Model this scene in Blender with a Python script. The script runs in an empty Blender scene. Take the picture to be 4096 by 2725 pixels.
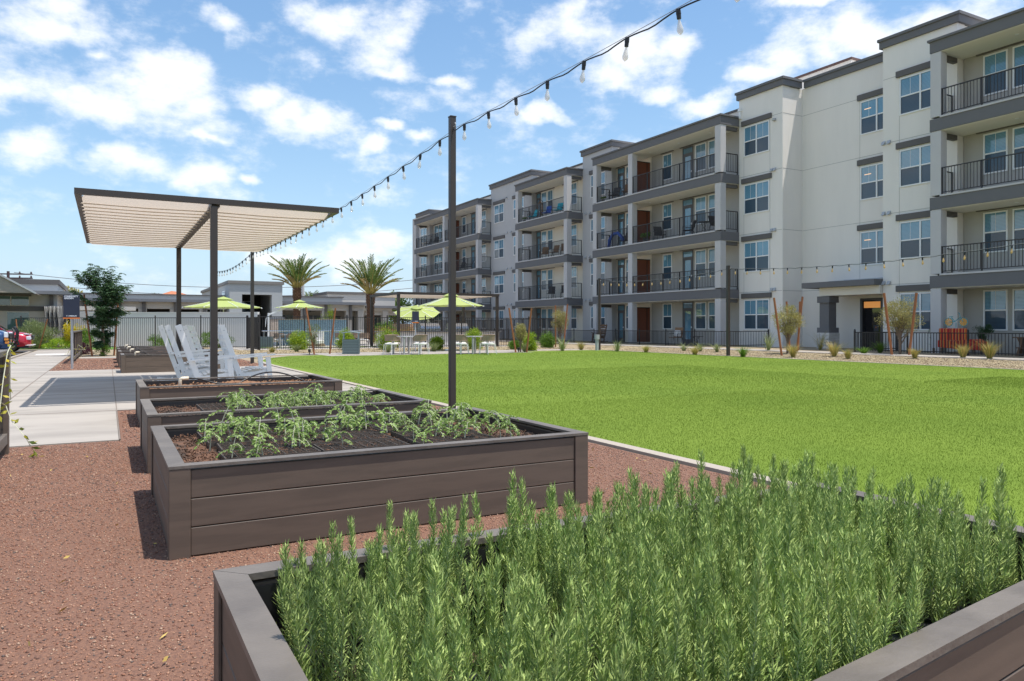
import bpy, bmesh, math, random
import numpy as np
from mathutils import Vector, Matrix
R = math.radians
sc = bpy.context.scene
random.seed(7); rng = np.random.default_rng(7)

# ------------------------------------------------------------------ camera
F, HOR, CX, EYE, YAW = 740.0, 327.0, 512.0, 1.15, R(28.66)
cam_d = bpy.data.cameras.new("camera"); cam = bpy.data.objects.new("camera", cam_d)
sc.collection.objects.link(cam); sc.camera = cam
cam.location = (0, 0, EYE); cam.rotation_euler = (R(90), 0, -YAW)
cam_d.sensor_width = 36; cam_d.lens = F / 1024 * 36
cam_d.shift_y = -(340.5 - HOR) / 1024
cam_d.clip_start = 0.05; cam_d.clip_end = 5000

def at(px, d):
    """ground-plan position seen at column px, d metres along the view axis"""
    r = (px - CX) / F * d
    return (d * math.sin(YAW) + r * math.cos(YAW), d * math.cos(YAW) - r * math.sin(YAW))
def zat(py, d): return EYE + (HOR - py) / F * d

# ------------------------------------------------------------------ world
SUN = Vector((0.70, -0.60, 3.1)).normalized()
world = bpy.data.worlds.new("World"); sc.world = world; world.use_nodes = True
wt = world.node_tree; wt.nodes.clear()
def N(t, typ, **k):
    n = t.nodes.new(typ)
    for a, b in k.items():
        if a.startswith('i_'): n.inputs[int(a[2:])].default_value = b
        else: setattr(n, a, b)
    return n
def MATH(t, op, a, b=None, c=None, clamp=False):
    n = t.nodes.new('ShaderNodeMath'); n.operation = op; n.use_clamp = clamp
    for i, v in enumerate((a, b, c)):
        if v is None: continue
        if isinstance(v, (int, float)): n.inputs[i].default_value = v
        else: t.links.new(v, n.inputs[i])
    return n.outputs[0]
out = N(wt, 'ShaderNodeOutputWorld')
sky = N(wt, 'ShaderNodeTexSky', sky_type='NISHITA'); sky.sun_disc = False
sky.sun_elevation = math.asin(SUN.z); sky.sun_rotation = math.atan2(SUN.x, SUN.y)
sky.air_density = 1.25; sky.dust_density = 1.6; sky.ozone_density = 1.6; sky.altitude = 300
tc = N(wt, 'ShaderNodeTexCoord')
sep = N(wt, 'ShaderNodeSeparateXYZ'); wt.links.new(tc.outputs['Generated'], sep.inputs[0])
az = MATH(wt, 'ARCTAN2', sep.outputs[0], sep.outputs[1]); el = MATH(wt, 'ARCSINE', sep.outputs[2])
comb = N(wt, 'ShaderNodeCombineXYZ'); wt.links.new(az, comb.inputs[0]); wt.links.new(el, comb.inputs[1])
# wobble the coordinates a little so that cloud banks get ragged edges
wob = N(wt, 'ShaderNodeTexNoise'); wob.inputs['Scale'].default_value = 9; wob.inputs['Detail'].default_value = 5
wt.links.new(comb.outputs[0], wob.inputs['Vector'])
vs = N(wt, 'ShaderNodeVectorMath', operation='SUBTRACT'); vs.inputs[1].default_value = (.5, .5, .5)
wt.links.new(wob.outputs['Color'], vs.inputs[0])
vsc = N(wt, 'ShaderNodeVectorMath', operation='SCALE'); vsc.inputs['Scale'].default_value = 0.10
wt.links.new(vs.outputs[0], vsc.inputs[0])
vad = N(wt, 'ShaderNodeVectorMath', operation='ADD')
wt.links.new(comb.outputs[0], vad.inputs[0]); wt.links.new(vsc.outputs[0], vad.inputs[1])
# cloud banks: azimuth, elevation, half-widths (degrees)
CLOUDS = [(100,28,150,62),(215,110,60,30),(330,190,210,88),(210,255,190,55),(420,130,95,40),(450,250,120,52),(600,205,55,28),(650,240,55,26),
 (720,272,95,34),(320,368,100,36),(430,392,95,40),(60,345,85,50),(15,190,80,60),(535,45,62,36),(770,40,120,50),(880,95,105,58),
 (900,150,75,26),(1030,182,50,14),(905,312,50,15),(865,358,40,18),(1320,85,120,46),(1450,110,100,46),(1560,130,60,32),(1400,190,100,32),
 (1520,200,80,28),(1270,262,60,15),(1800,120,110,44),(1900,100,100,52),(2010,80,110,58),(2140,50,90,40),(1740,158,60,26),
 (1640,232,70,22),(780,590,150,34),(900,560,80,26),(640,600,100,20),(480,300,60,12),(980,330,40,14),(560,405,40,14),(1900,10,120,14)]
best = None
for (cx, cy, rx, ry) in CLOUDS:
    px, py = cx / 2.302, cy / 2.302
    a = YAW + math.atan((px - CX) / F); dist = math.hypot(F, px - CX); e = math.atan((HOR - py) / dist)
    ax = rx / 2.302 / F * (F / dist) ** 2; ex = ry / 2.302 / dist
    m = N(wt, 'ShaderNodeMapping', vector_type='TEXTURE')
    m.inputs['Location'].default_value = (a, e, 0); m.inputs['Scale'].default_value = (ax * 1.22, ex * 1.30, 1)
    wt.links.new(vad.outputs[0], m.inputs['Vector'])
    ln = N(wt, 'ShaderNodeVectorMath', operation='LENGTH'); wt.links.new(m.outputs[0], ln.inputs[0])
    best = ln.outputs['Value'] if best is None else MATH(wt, 'SMOOTH_MIN', best, ln.outputs['Value'], 0.35)
dens = MATH(wt, 'SUBTRACT', 1.0, best)
# a scatter of clouds over the rest of the sky (seen in the windows)
gaz = MATH(wt, 'ABSOLUTE', MATH(wt, 'SUBTRACT', az, YAW))
rest = MATH(wt, 'MULTIPLY', MATH(wt, 'GREATER_THAN', gaz, 0.95), 0.75)
n0 = N(wt, 'ShaderNodeTexNoise'); n0.inputs['Scale'].default_value = 2.2; n0.inputs['Detail'].default_value = 3
wt.links.new(comb.outputs[0], n0.inputs['Vector'])
dens = MATH(wt, 'MAXIMUM', dens, MATH(wt, 'MULTIPLY', MATH(wt, 'SUBTRACT', n0.outputs['Fac'], 0.47), MATH(wt, 'MULTIPLY', rest, 4.0)))
n1 = N(wt, 'ShaderNodeTexNoise'); n1.inputs['Scale'].default_value = 11; n1.inputs['Detail'].default_value = 10; n1.inputs['Roughness'].default_value = .62
mp = N(wt, 'ShaderNodeMapping'); mp.inputs['Scale'].default_value = (1, 1.7, 1); wt.links.new(comb.outputs[0], mp.inputs['Vector'])
wt.links.new(mp.outputs[0], n1.inputs['Vector'])
dens = MATH(wt, 'ADD', dens, MATH(wt, 'MULTIPLY', MATH(wt, 'SUBTRACT', n1.outputs['Fac'], .5), 2.9))
mr = N(wt, 'ShaderNodeMapRange', interpolation_type='SMOOTHSTEP'); mr.inputs[1].default_value = -0.08; mr.inputs[2].default_value = 0.98
wt.links.new(dens, mr.inputs[0])
CLOUD_W = 8.3
cr = N(wt, 'ShaderNodeMapRange'); cr.inputs[1].default_value = 0.3; cr.inputs[2].default_value = 1.6; cr.inputs[3].default_value = 1.04; cr.inputs[4].default_value = .86
wt.links.new(dens, cr.inputs[0])
cc = N(wt, 'ShaderNodeVectorMath', operation='SCALE'); cc.inputs[0].default_value = (CLOUD_W * .97, CLOUD_W * .985, CLOUD_W * 1.01)
wt.links.new(cr.outputs[0], cc.inputs['Scale'])
hz = N(wt, 'ShaderNodeMix', data_type='RGBA')     # thin summer haze veil over the clear sky
hz.inputs[7].default_value = (4.3, 6.2, 8.6, 1)
hf = MATH(wt, 'MULTIPLY_ADD', MATH(wt, 'POWER', MATH(wt, 'SUBTRACT', 1.0, MATH(wt, 'MAXIMUM', sep.outputs[2], 0.0)), 5.0), 0.55, 0.14)
wt.links.new(hf, hz.inputs[0]); ss = N(wt, 'ShaderNodeHueSaturation'); ss.inputs['Saturation'].default_value = 1.28; ss.inputs['Value'].default_value = 1.12
wt.links.new(sky.outputs[0], ss.inputs['Color']); wt.links.new(ss.outputs[0], hz.inputs[6])
mx = N(wt, 'ShaderNodeMix', data_type='RGBA')
wt.links.new(MATH(wt, 'MULTIPLY', mr.outputs[0], .90), mx.inputs[0]); wt.links.new(hz.outputs[2], mx.inputs[6]); wt.links.new(cc.outputs[0], mx.inputs[7])
bg = N(wt, 'ShaderNodeBackground'); bg.inputs[1].default_value = 0.11
wt.links.new(mx.outputs[2], bg.inputs[0]); wt.links.new(bg.outputs[0], out.inputs[0])
# ------------------------------------------------------------------ sun
sl = bpy.data.lights.new("sun", 'SUN'); sl.energy = 4.2; sl.angle = R(.53); sl.color = (1, .955, .89)
so = bpy.data.objects.new("sun", sl); sc.collection.objects.link(so)
so.rotation_euler = (-SUN).to_track_quat('-Z', 'Y').to_euler(); so.location = (0, 0, 30)
sc.view_settings.view_transform = 'Standard'; sc.view_settings.look = 'None'; sc.view_settings.gamma = 1
sc.view_settings.exposure = 0.42
sc.cycles.max_bounces = 6; sc.cycles.diffuse_bounces = 3; sc.cycles.transparent_max_bounces = 12
sc.cycles.use_denoising = True

# ------------------------------------------------------------------ materials
MATS = {}
def mat(name, col, rough=.6, var=.12, vs=4., bump=0., bs=60., metal=0., spec=.5, col2=None, c2s=8., c2w=(.45, .6), rnd=0., trans=0., coat=0., ior=1.5, stretch=None, alpha=1, emit=0):
    if name in MATS: return MATS[name]
    m = bpy.data.materials.new(name); m.use_nodes = True; t = m.node_tree
    p = t.nodes['Principled BSDF']; o = t.nodes['Material Output']
    g = N(t, 'ShaderNodeNewGeometry'); vec = g.outputs['Position']
    if stretch:
        mp = N(t, 'ShaderNodeMapping'); mp.inputs['Scale'].default_value = stretch; t.links.new(vec, mp.inputs[0]); vec = mp.outputs[0]
    n = N(t, 'ShaderNodeTexNoise'); n.inputs['Scale'].default_value = vs; n.inputs['Detail'].default_value = 6; n.inputs['Roughness'].default_value = .6
    t.links.new(vec, n.inputs['Vector'])
    hs = N(t, 'ShaderNodeHueSaturation'); hs.inputs['Color'].default_value = (*col, 1)
    if col2:
        n2 = N(t, 'ShaderNodeTexNoise'); n2.inputs['Scale'].default_value = c2s; n2.inputs['Detail'].default_value = 4; t.links.new(vec, n2.inputs['Vector'])
        mr = N(t, 'ShaderNodeMapRange'); mr.inputs[1].default_value, mr.inputs[2].default_value = c2w; t.links.new(n2.outputs['Fac'], mr.inputs[0])
        mx = N(t, 'ShaderNodeMix', data_type='RGBA'); mx.inputs[6].default_value = (*col, 1); mx.inputs[7].default_value = (*col2, 1)
        t.links.new(mr.outputs[0], mx.inputs[0]); t.links.new(mx.outputs[2], hs.inputs['Color'])
    v = MATH(t, 'MULTIPLY_ADD', n.outputs['Fac'], 2 * var, 1 - var)
    if rnd:
        oi = N(t, 'ShaderNodeObjectInfo'); v = MATH(t, 'MULTIPLY', v, MATH(t, 'MULTIPLY_ADD', oi.outputs['Random'], 2 * rnd, 1 - rnd))
    t.links.new(v, hs.inputs['Value'])
    t.links.new(hs.outputs[0], p.inputs['Base Color'])
    p.inputs['Roughness'].default_value = rough; p.inputs['Metallic'].default_value = metal
    p.inputs['Specular IOR Level'].default_value = spec; p.inputs['Coat Weight'].default_value = coat; p.inputs['Coat Roughness'].default_value = .04
    if coat: p.inputs['Coat IOR'].default_value = ior
    if bump:
        b = N(t, 'ShaderNodeBump'); b.inputs['Distance'].default_value = .01; b.inputs['Strength'].default_value = bump
        n3 = N(t, 'ShaderNodeTexNoise'); n3.inputs['Scale'].default_value = bs; n3.inputs['Detail'].default_value = 3; t.links.new(vec, n3.inputs['Vector'])
        t.links.new(n3.outputs['Fac'], b.inputs['Height']); t.links.new(b.outputs[0], p.inputs['Normal'])
    if trans:
        tr = N(t, 'ShaderNodeBsdfTranslucent'); t.links.new(hs.outputs[0], tr.inputs[0])
        ms = N(t, 'ShaderNodeMixShader'); ms.inputs[0].default_value = trans
        t.links.new(p.outputs[0], ms.inputs[1]); t.links.new(tr.outputs[0], ms.inputs[2]); t.links.new(ms.outputs[0], o.inputs[0])
    if emit:
        p.inputs['Emission Color'].default_value = (*col, 1); p.inputs['Emission Strength'].default_value = emit
    MATS[name] = m; return m

# ------------------------------------------------------------------ mesh builder
class MB:
    def __init__(s): s.v = []; s.f = []; s.m = []
    def quad(s, a, b, c, d, mi=0):
        n = len(s.v); s.v += [tuple(a), tuple(b), tuple(c), tuple(d)]; s.f.append((n, n+1, n+2, n+3)); s.m.append(mi); return s
    def tri(s, a, b, c, mi=0):
        n = len(s.v); s.v += [tuple(a), tuple(b), tuple(c)]; s.f.append((n, n+1, n+2)); s.m.append(mi); return s
    def box(s, x0, x1, y0, y1, z0, z1, mi=0, bev=0):
        if x1 < x0: x0, x1 = x1, x0
        if y1 < y0: y0, y1 = y1, y0
        if z1 < z0: z0, z1 = z1, z0
        n = len(s.v)
        if not bev:
            s.v += [(x0,y0,z0),(x1,y0,z0),(x1,y1,z0),(x0,y1,z0),(x0,y0,z1),(x1,y0,z1),(x1,y1,z1),(x0,y1,z1)]
            for f in ((3,2,1,0),(4,5,6,7),(0,1,5,4),(1,2,6,5),(2,3,7,6),(3,0,4,7)): s.f.append(tuple(n+i for i in f)); s.m.append(mi)
            return s
        bm = bmesh.new(); bmesh.ops.create_cube(bm, size=1)
        for v in bm.verts:
            v.co = Vector(((x0+x1)/2 + v.co.x*(x1-x0), (y0+y1)/2 + v.co.y*(y1-y0), (z0+z1)/2 + v.co.z*(z1-z0)))
        bmesh.ops.bevel(bm, geom=bm.edges[:], offset=bev, segments=1, affect='EDGES')
        bm.verts.index_update()
        s.v += [tuple(v.co) for v in bm.verts]
        for f in bm.faces: s.f.append(tuple(n+v.index for v in f.verts)); s.m.append(mi)
        bm.free(); return s
    def obox(s, a, b, w, h, mi=0, up=(0,0,1)):
        """bar of section w x h from a to b"""
        a = Vector(a); b = Vector(b); t = (b-a).normalized(); u = Vector(up)
        if abs(t.dot(u)) > .98: u = Vector((0,1,0))
        sx = t.cross(u).normalized(); sy = sx.cross(t).normalized(); n = len(s.v)
        for q in (a, b):
            for (i, j) in ((-1,-1),(1,-1),(1,1),(-1,1)): s.v.append(tuple(q + sx*i*w/2 + sy*j*h/2))
        for f in ((0,1,2,3),(7,6,5,4),(1,0,4,5),(2,1,5,6),(3,2,6,7),(0,3,7,4)): s.f.append(tuple(n+i for i in f)); s.m.append(mi)
        return s
    def tube(s, pts, r, k=6, mi=0, cap=True):
        pts = [Vector(p) for p in pts]; rs = r if isinstance(r, (list, tuple)) else [r]*len(pts)
        n = len(s.v); ref = Vector((0,0,1))
        for i, p in enumerate(pts):
            t = (pts[min(i+1, len(pts)-1)] - pts[max(i-1, 0)]).normalized()
            if abs(t.dot(ref)) > .95: ref = Vector((1,0,0)) if abs(t.x) < .9 else Vector((0,1,0))
            a = t.cross(ref).normalized(); b = t.cross(a)
            for j in range(k):
                th = 2*math.pi*j/k; s.v.append(tuple(p + (a*math.cos(th) + b*math.sin(th))*rs[i]))
        for i in range(len(pts)-1):
            for j in range(k):
                s.f.append((n+i*k+j, n+i*k+(j+1)%k, n+(i+1)*k+(j+1)%k, n+(i+1)*k+j)); s.m.append(mi)
        if cap:
            s.f.append(tuple(n+j for j in range(k))[::-1]); s.m.append(mi)
            s.f.append(tuple(n+(len(pts)-1)*k+j for j in range(k))); s.m.append(mi)
        return s
    def lathe(s, prof, c=(0,0,0), k=16, mi=0):
        n = len(s.v)
        for (r, z) in prof:
            for j in range(k):
                th = 2*math.pi*j/k; s.v.append((c[0]+r*math.cos(th), c[1]+r*math.sin(th), c[2]+z))
        for i in range(len(prof)-1):
            for j in range(k):
                s.f.append((n+i*k+j, n+i*k+(j+1)%k, n+(i+1)*k+(j+1)%k, n+(i+1)*k+j)); s.m.append(mi)
        s.f.append(tuple(n+j for j in range(k))[::-1]); s.m.append(mi)
        s.f.append(tuple(n+(len(prof)-1)*k+j for j in range(k))); s.m.append(mi)
        return s
    def prism(s, poly, y0, y1, axis='y', mi=0):
        """extrude a 2-D outline: axis y -> outline in x,z ; axis x -> outline in y,z ; axis z -> outline in x,y"""
        def P(a, b, c): return (a, c, b) if axis == 'y' else ((c, a, b) if axis == 'x' else (a, b, c))
        n = len(s.v); k = len(poly)
        s.v += [P(a, b, y0) for a, b in poly] + [P(a, b, y1) for a, b in poly]
        s.f.append(tuple(range(n, n+k))); s.m.append(mi); s.f.append(tuple(range(n+2*k-1, n+k-1, -1))); s.m.append(mi)
        for j in range(k): s.f.append((n+j, n+(j+1)%k, n+k+(j+1)%k, n+k+j)[::-1]); s.m.append(mi)
        return s
    def arr(s, v, f, mi=0):
        n = len(s.v); s.v += [tuple(x) for x in v]; s.f += [tuple(int(i)+n for i in q) for q in f]; s.m += [mi]*len(f); return s
    def xf(s, M):
        s.v = [tuple(M @ Vector(p)) for p in s.v]; return s
    def add(s, o, M=None):
        n = len(s.v); s.v += [tuple(M @ Vector(p)) if M else p for p in o.v]
        s.f += [tuple(i+n for i in q) for q in o.f]; s.m += o.m; return s
    def build(s, name, m, parent=None, world=False, smooth=False, loc=None):
        me = bpy.data.meshes.new(name)
        v = s.v
        if world and parent is not None:
            Wi = Matrix.Translation(-root_loc(parent)); v = [tuple(Wi @ Vector(p)) for p in v]
        elif loc is not None:
            v = [(p[0]-loc[0], p[1]-loc[1], p[2]-loc[2]) for p in v]
        me.from_pydata(v, [], s.f)
        for mm in (m if isinstance(m, (list, tuple)) else [m]): me.materials.append(mm)
        me.polygons.foreach_set('material_index', s.m)
        if smooth: me.polygons.foreach_set('use_smooth', [True]*len(s.f))
        me.update()
        o = bpy.data.objects.new(name, me); sc.collection.objects.link(o)
        if parent is not None: o.parent = parent
        if loc is not None: o.location = loc
        return o
def root_loc(o):
    l = Vector((0,0,0))
    while o is not None: l += o.location; o = o.parent
    return l
def tag(o, label=None, cat=None, group=None, kind=None):
    if label: o['label'] = label
    if cat: o['category'] = cat
    if group: o['group'] = group
    if kind: o['kind'] = kind
    return o
def thing(name, label, cat, loc=(0,0,0), rz=0, group=None):
    o = bpy.data.objects.new(name, None); sc.collection.objects.link(o); o.empty_display_size = .2
    o.location = loc; o.rotation_euler = (0, 0, rz); return tag(o, label, cat, group)
def dup(root, loc, rz=None, label=None, scale=None, group=None):
    def cp(o, par):
        c = o.copy(); sc.collection.objects.link(c)
        if par is not None: c.parent = par
        for ch in o.children: cp(ch, c)
        return c
    r = cp(root, None); r.location = loc
    if rz is not None: r.rotation_euler = (0, 0, rz)
    if label: r['label'] = label
    if group: r['group'] = group
    if scale: r.scale = (scale,)*3 if isinstance(scale, (int, float)) else scale
    return r
def npmesh(name, v, f, m, parent=None, loc=None, uvcol=None):
    """fast build from numpy arrays, faces all of one size"""
    me = bpy.data.meshes.new(name); v = np.asarray(v, dtype=np.float32); f = np.asarray(f, dtype=np.int32)
    if loc is not None: v = v - np.array(loc, dtype=np.float32)
    k = f.shape[1]
    me.vertices.add(len(v)); me.vertices.foreach_set('co', v.ravel())
    me.loops.add(f.size); me.loops.foreach_set('vertex_index', f.ravel())
    me.polygons.add(len(f)); me.polygons.foreach_set('loop_start', np.arange(len(f), dtype=np.int32)*k)
    me.update(calc_edges=True)
    for mm in (m if isinstance(m, (list, tuple)) else [m]): me.materials.append(mm)
    o = bpy.data.objects.new(name, me); sc.collection.objects.link(o)
    if parent is not None: o.parent = parent
    if loc is not None: o.location = loc
    return o
def leaf_cards(cen, dirs, L, W, ang=None):
    """rhombic leaves: centre points, unit directions; returns verts, quads"""
    n = len(cen); cen = np.asarray(cen); dirs = np.asarray(dirs)
    dirs = dirs / np.maximum(np.linalg.norm(dirs, axis=1, keepdims=True), 1e-6)
    rv = rng.normal(size=(n, 3)); s = np.cross(dirs, rv); s /= np.maximum(np.linalg.norm(s, axis=1, keepdims=True), 1e-6)
    L = np.broadcast_to(np.asarray(L, dtype=float), (n,))[:, None]; W = np.broadcast_to(np.asarray(W, dtype=float), (n,))[:, None]
    a = cen; b = cen + dirs*L*.5 + s*W*.5; c = cen + dirs*L; d = cen + dirs*L*.5 - s*W*.5
    v = np.stack([a, b, c, d], 1).reshape(-1, 3); f = np.arange(4*n).reshape(n, 4)
    return v, f

# palette
M_stucco = mat('stucco_offwhite', (.785, .742, .685), .9, .07, 1.0, .45, 70, stretch=(1.6, 1.6, .35))
M_grey = mat('stucco_grey', (.47, .46, .455), .9, .06, 1.2, .35, 90)
M_column = mat('stucco_column_grey', (.52, .505, .50), .9, .06, 1.2, .35, 90)
M_cream = mat('stucco_cream', (.74, .69, .60), .9, .05, 1.2, .35, 90)
M_taupe = mat('stucco_taupe', (.44, .42, .385), .9, .05, 1.2, .35, 90)
M_band = mat('stucco_charcoal', (.145, .143, .148), .85, .08, 1.5, .35, 90)
M_trim = mat('trim_brown_grey', (.125, .117, .112), .8, .08, 2, .2, 80)
M_soffit = mat('soffit_cream', (.72, .69, .62), .9, .03)
M_white = mat('white_vinyl', (.80, .80, .79), .4, .02)
M_door = mat('door_charcoal', (.09, .09, .095), .5, .05)
M_iron = mat('iron_dark_bronze', (.038, .034, .033), .45, .1, 20, metal=.3)
M_post = mat('steel_bronze_paint', (.044, .035, .030), .45, .1, 8, .05, 120)
M_wood = mat('planter_boards', (.132, .097, .073), .6, .10, 5, .06, 60, stretch=(1, 1, 9), col2=(.112, .083, .063), c2s=2.2)
M_woodcap = mat('planter_cap', (.155, .133, .112), .5, .16, 9, .35, 30, col2=(.122, .104, .088), c2s=3)
M_soil = mat('potting_soil', (.045, .029, .020), .95, .5, 18, 1.2, 40, col2=(.14, .070, .040), c2s=5, c2w=(.42, .6))
M_mulch = mat('bark_mulch', (.23, .115, .06), .95, .5, 60, 1, 50)
M_pot = mat('pot_black_plastic', (.017, .017, .019), .45, .2, 20)
M_gravel = mat('red_gravel', (.235, .120, .076), .9, .3, 60, 1.1, 130, col2=(.17, .088, .060), c2s=70)
M_tan = mat('tan_gravel', (.36, .285, .175), .95, .35, 25, 1.8, 60, col2=(.24, .18, .125), c2s=28)
M_conc = mat('concrete', (.36, .325, .285), .85, .10, 1.3, .2, 150, col2=(.29, .262, .23), c2s=.9, stretch=(.6, 1.5, 1))
M_curb = mat('concrete_kerb', (.37, .32, .265), .85, .1, 4, .2, 100)
M_lawn = mat('lawn_turf', (.150, .218, .030), .95, .16, 22, .5, 120, spec=.15, col2=(.130, .196, .026), c2s=.40)
M_grass = mat('grass_blades', (.158, .228, .032), .95, .24, .5, spec=.1, trans=.15)
M_asph = mat('asphalt', (.05, .05, .052), .9, .2, 30, .6, 120)
M_fabric = mat('canopy_fabric', (.70, .62, .54), .9, .03, trans=.36)
M_lime = mat('umbrella_lime', (.42, .50, .16), .8, .03, trans=.25)
M_wpaint = mat('white_paint_metal', (.80, .80, .80), .4, .03)
M_chair = mat('white_polywood', (.88, .87, .85), .5, .03)
M_rust = mat('stake_rust', (.30, .115, .045), .8, .25, 15)
M_bark = mat('bark', (.20, .145, .105), .9, .3, 20, .8, 40)
def blinds(name, c1, c2, freq, cior=1.85):
    m = bpy.data.materials.new(name); m.use_nodes = True; t = m.node_tree; p = t.nodes['Principled BSDF']
    g = N(t, 'ShaderNodeNewGeometry'); s = N(t, 'ShaderNodeSeparateXYZ'); t.links.new(g.outputs['Position'], s.inputs[0])
    fr = MATH(t, 'FRACT', MATH(t, 'MULTIPLY', s.outputs[2], freq)); k = MATH(t, 'GREATER_THAN', fr, .38)
    mx = N(t, 'ShaderNodeMix', data_type='RGBA'); mx.inputs[6].default_value = (*c1, 1); mx.inputs[7].default_value = (*c2, 1)
    t.links.new(k, mx.inputs[0])
    n = N(t, 'ShaderNodeTexNoise'); n.inputs['Scale'].default_value = .35; t.links.new(g.outputs['Position'], n.inputs['Vector'])
    hs = N(t, 'ShaderNodeHueSaturation'); t.links.new(MATH(t, 'MULTIPLY_ADD', n.outputs['Fac'], 1.6, .3), hs.inputs['Value'])
    t.links.new(mx.outputs[2], hs.inputs['Color']); t.links.new(hs.outputs[0], p.inputs['Base Color'])
    p.inputs['Roughness'].default_value = .5; p.inputs['Coat Weight'].default_value = 1; p.inputs['Coat Roughness'].default_value = .015; p.inputs['Coat IOR'].default_value = cior
    b = N(t, 'ShaderNodeBump'); b.inputs['Distance'].default_value = .01; b.inputs['Strength'].default_value = .12
    nn = N(t, 'ShaderNodeTexNoise'); nn.inputs['Scale'].default_value = 1.1; t.links.new(g.outputs['Position'], nn.inputs['Vector'])
    t.links.new(nn.outputs['Fac'], b.inputs['Height']); t.links.new(b.outputs[0], p.inputs['Coat Normal'])
    MATS[name] = m; return m
M_gl1 = blinds('glass_with_blinds', (.035, .12, .19), (.10, .27, .38), 19.)  # blue in the blind colours stands for reflected sky
M_gl2 = blinds('glass_with_screen', (.008, .025, .045), (.014, .050, .085), 19., 1.5)
# ================================================================== ground
xs = [-1600, -60, 21.42, 24.3, 60, 1600]; zs = [-.014, -.014, -.014, .13, .13, .13]; ys = [-300, -6, 20, 90, 1600]
g = MB()
for i in range(5):
    for j in range(4):
        g.quad((xs[i], ys[j], zs[i]), (xs[i+1], ys[j], zs[i+1]), (xs[i+1], ys[j+1], zs[i+1]), (xs[i], ys[j+1], zs[i]))
tag(g.build('ground', M_tan), kind='structure')
def sheet(name, poly, z, m, th=.05):
    mb = MB(); mb.prism(poly, z-th, z, 'z'); o = mb.build(name, m); me = o.data
    bm = bmesh.new(); bm.from_mesh(me); bmesh.ops.recalc_face_normals(bm, faces=bm.faces); bm.to_mesh(me); bm.free()
    return tag(o, kind='structure')
def rect(x0, x1, y0, y1): return [(x0, y0), (x1, y0), (x1, y1), (x0, y1)]
sheet('gravel_bed', [(-1.1, -4), (4.22, -4), (4.22, 11.5), (.12, 11.5), (.12, 8.48), (-1.1, 8.48)], .0, M_gravel)
sheet('gravel_bed', rect(-1.34, 4.2, 22.65, 31.2), .0, M_gravel)
sheet('patio', [(-1.34, 8.5), (.1, 8.5), (.1, 11.52), (4.22, 11.52), (4.22, 22.62), (-1.34, 22.62)], .008, M_conc)
sheet('path', rect(-3.0, -1.36, -4, 43.5), .006, M_conc)
j = MB()
for y in (11.5, 14.6, 17.7, 20.8): j.box(-1.33, 4.2, y-.006, y+.006, .0, .0105)
for x in (.11, 2.7): j.box(x-.007, x+.007, 11.53 if x > 1 else 8.52, 22.6, .0, .0112)
for y in range(0, 43, 2): j.box(-2.99, -1.37, y-.006, y+.006, .0, .0085)
j.box(-1.362, -1.338, 8.5, 22.6, 0, .0100)
tag(j.build('path_joint', mat('joint_dark', (.20, .165, .14), .95)), kind='structure')
LAWN = [(4.37, -4), (21.3, -4), (21.3, 29.5), (20.6, 30.1), (8, 30.1), (6.2, 29.6), (5.0, 27.6), (4.5, 25.6), (4.37, 23.5)]
sheet('lawn', LAWN, .012, M_lawn)
k = MB()
for a, b in zip(LAWN, LAWN[1:] + LAWN[:1]):
    if a[1] == -4 and b[1] == -4: continue
    dx, dy = b[0]-a[0], b[1]-a[1]; L = math.hypot(dx, dy); nx, ny = dy/L, -dx/L
    k.prism([a, b, (b[0]+nx*.13, b[1]+ny*.13), (a[0]+nx*.13, a[1]+ny*.13)], -.05, .024, 'z')
o = k.build('kerb', M_curb); tag(o, kind='structure')
sheet('path', rect(-.9, 24.2, 31.25, 32.6), .004, M_conc)
sheet('path', [(24.2, -12), (25.6, -12), (25.6, 84), (24.2, 84)], .155, M_conc, .1)
sheet('path', rect(7.6, 16.8, 28.7, 31.24), .018, M_conc)
sheet('pool_deck', rect(5.8, 23.4, 38.3, 59), .002, M_conc)
sheet('turf_strip', rect(7, 22, 40.9, 42.6), .008, M_lawn)
sheet('parking_lot', rect(-40, -3.1, 8, 43.2), -.006, M_asph)
k = MB(); k.box(-3.1, -3.0, 8, 40, -.02, .06); k.box(-40, -1.0, 43.3, 43.45, -.02, .05)
tag(k.build('kerb', M_curb), kind='structure')
k = MB()
for y in (31.2, 33.9, 36.6, 39.3): k.box(-8, -3.4, y-.05, y+.05, -.004, -.001)
tag(k.build('road_marking', mat('paint_yellow', (.7, .42, .06), .7)), kind='structure')
sheet('turf_strip', rect(-14, 1.0, 43.5, 48), .02, mat('groundcover', (.10, .20, .03), .9, .4, 12, 1.5, 30))
k = MB(); k.box(-2.6, -1.5, 35.6, 37, .0, .012)
tag(k.build('path_ramp', mat('tactile_red', (.62, .60, .57), .8)), kind='structure')

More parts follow.
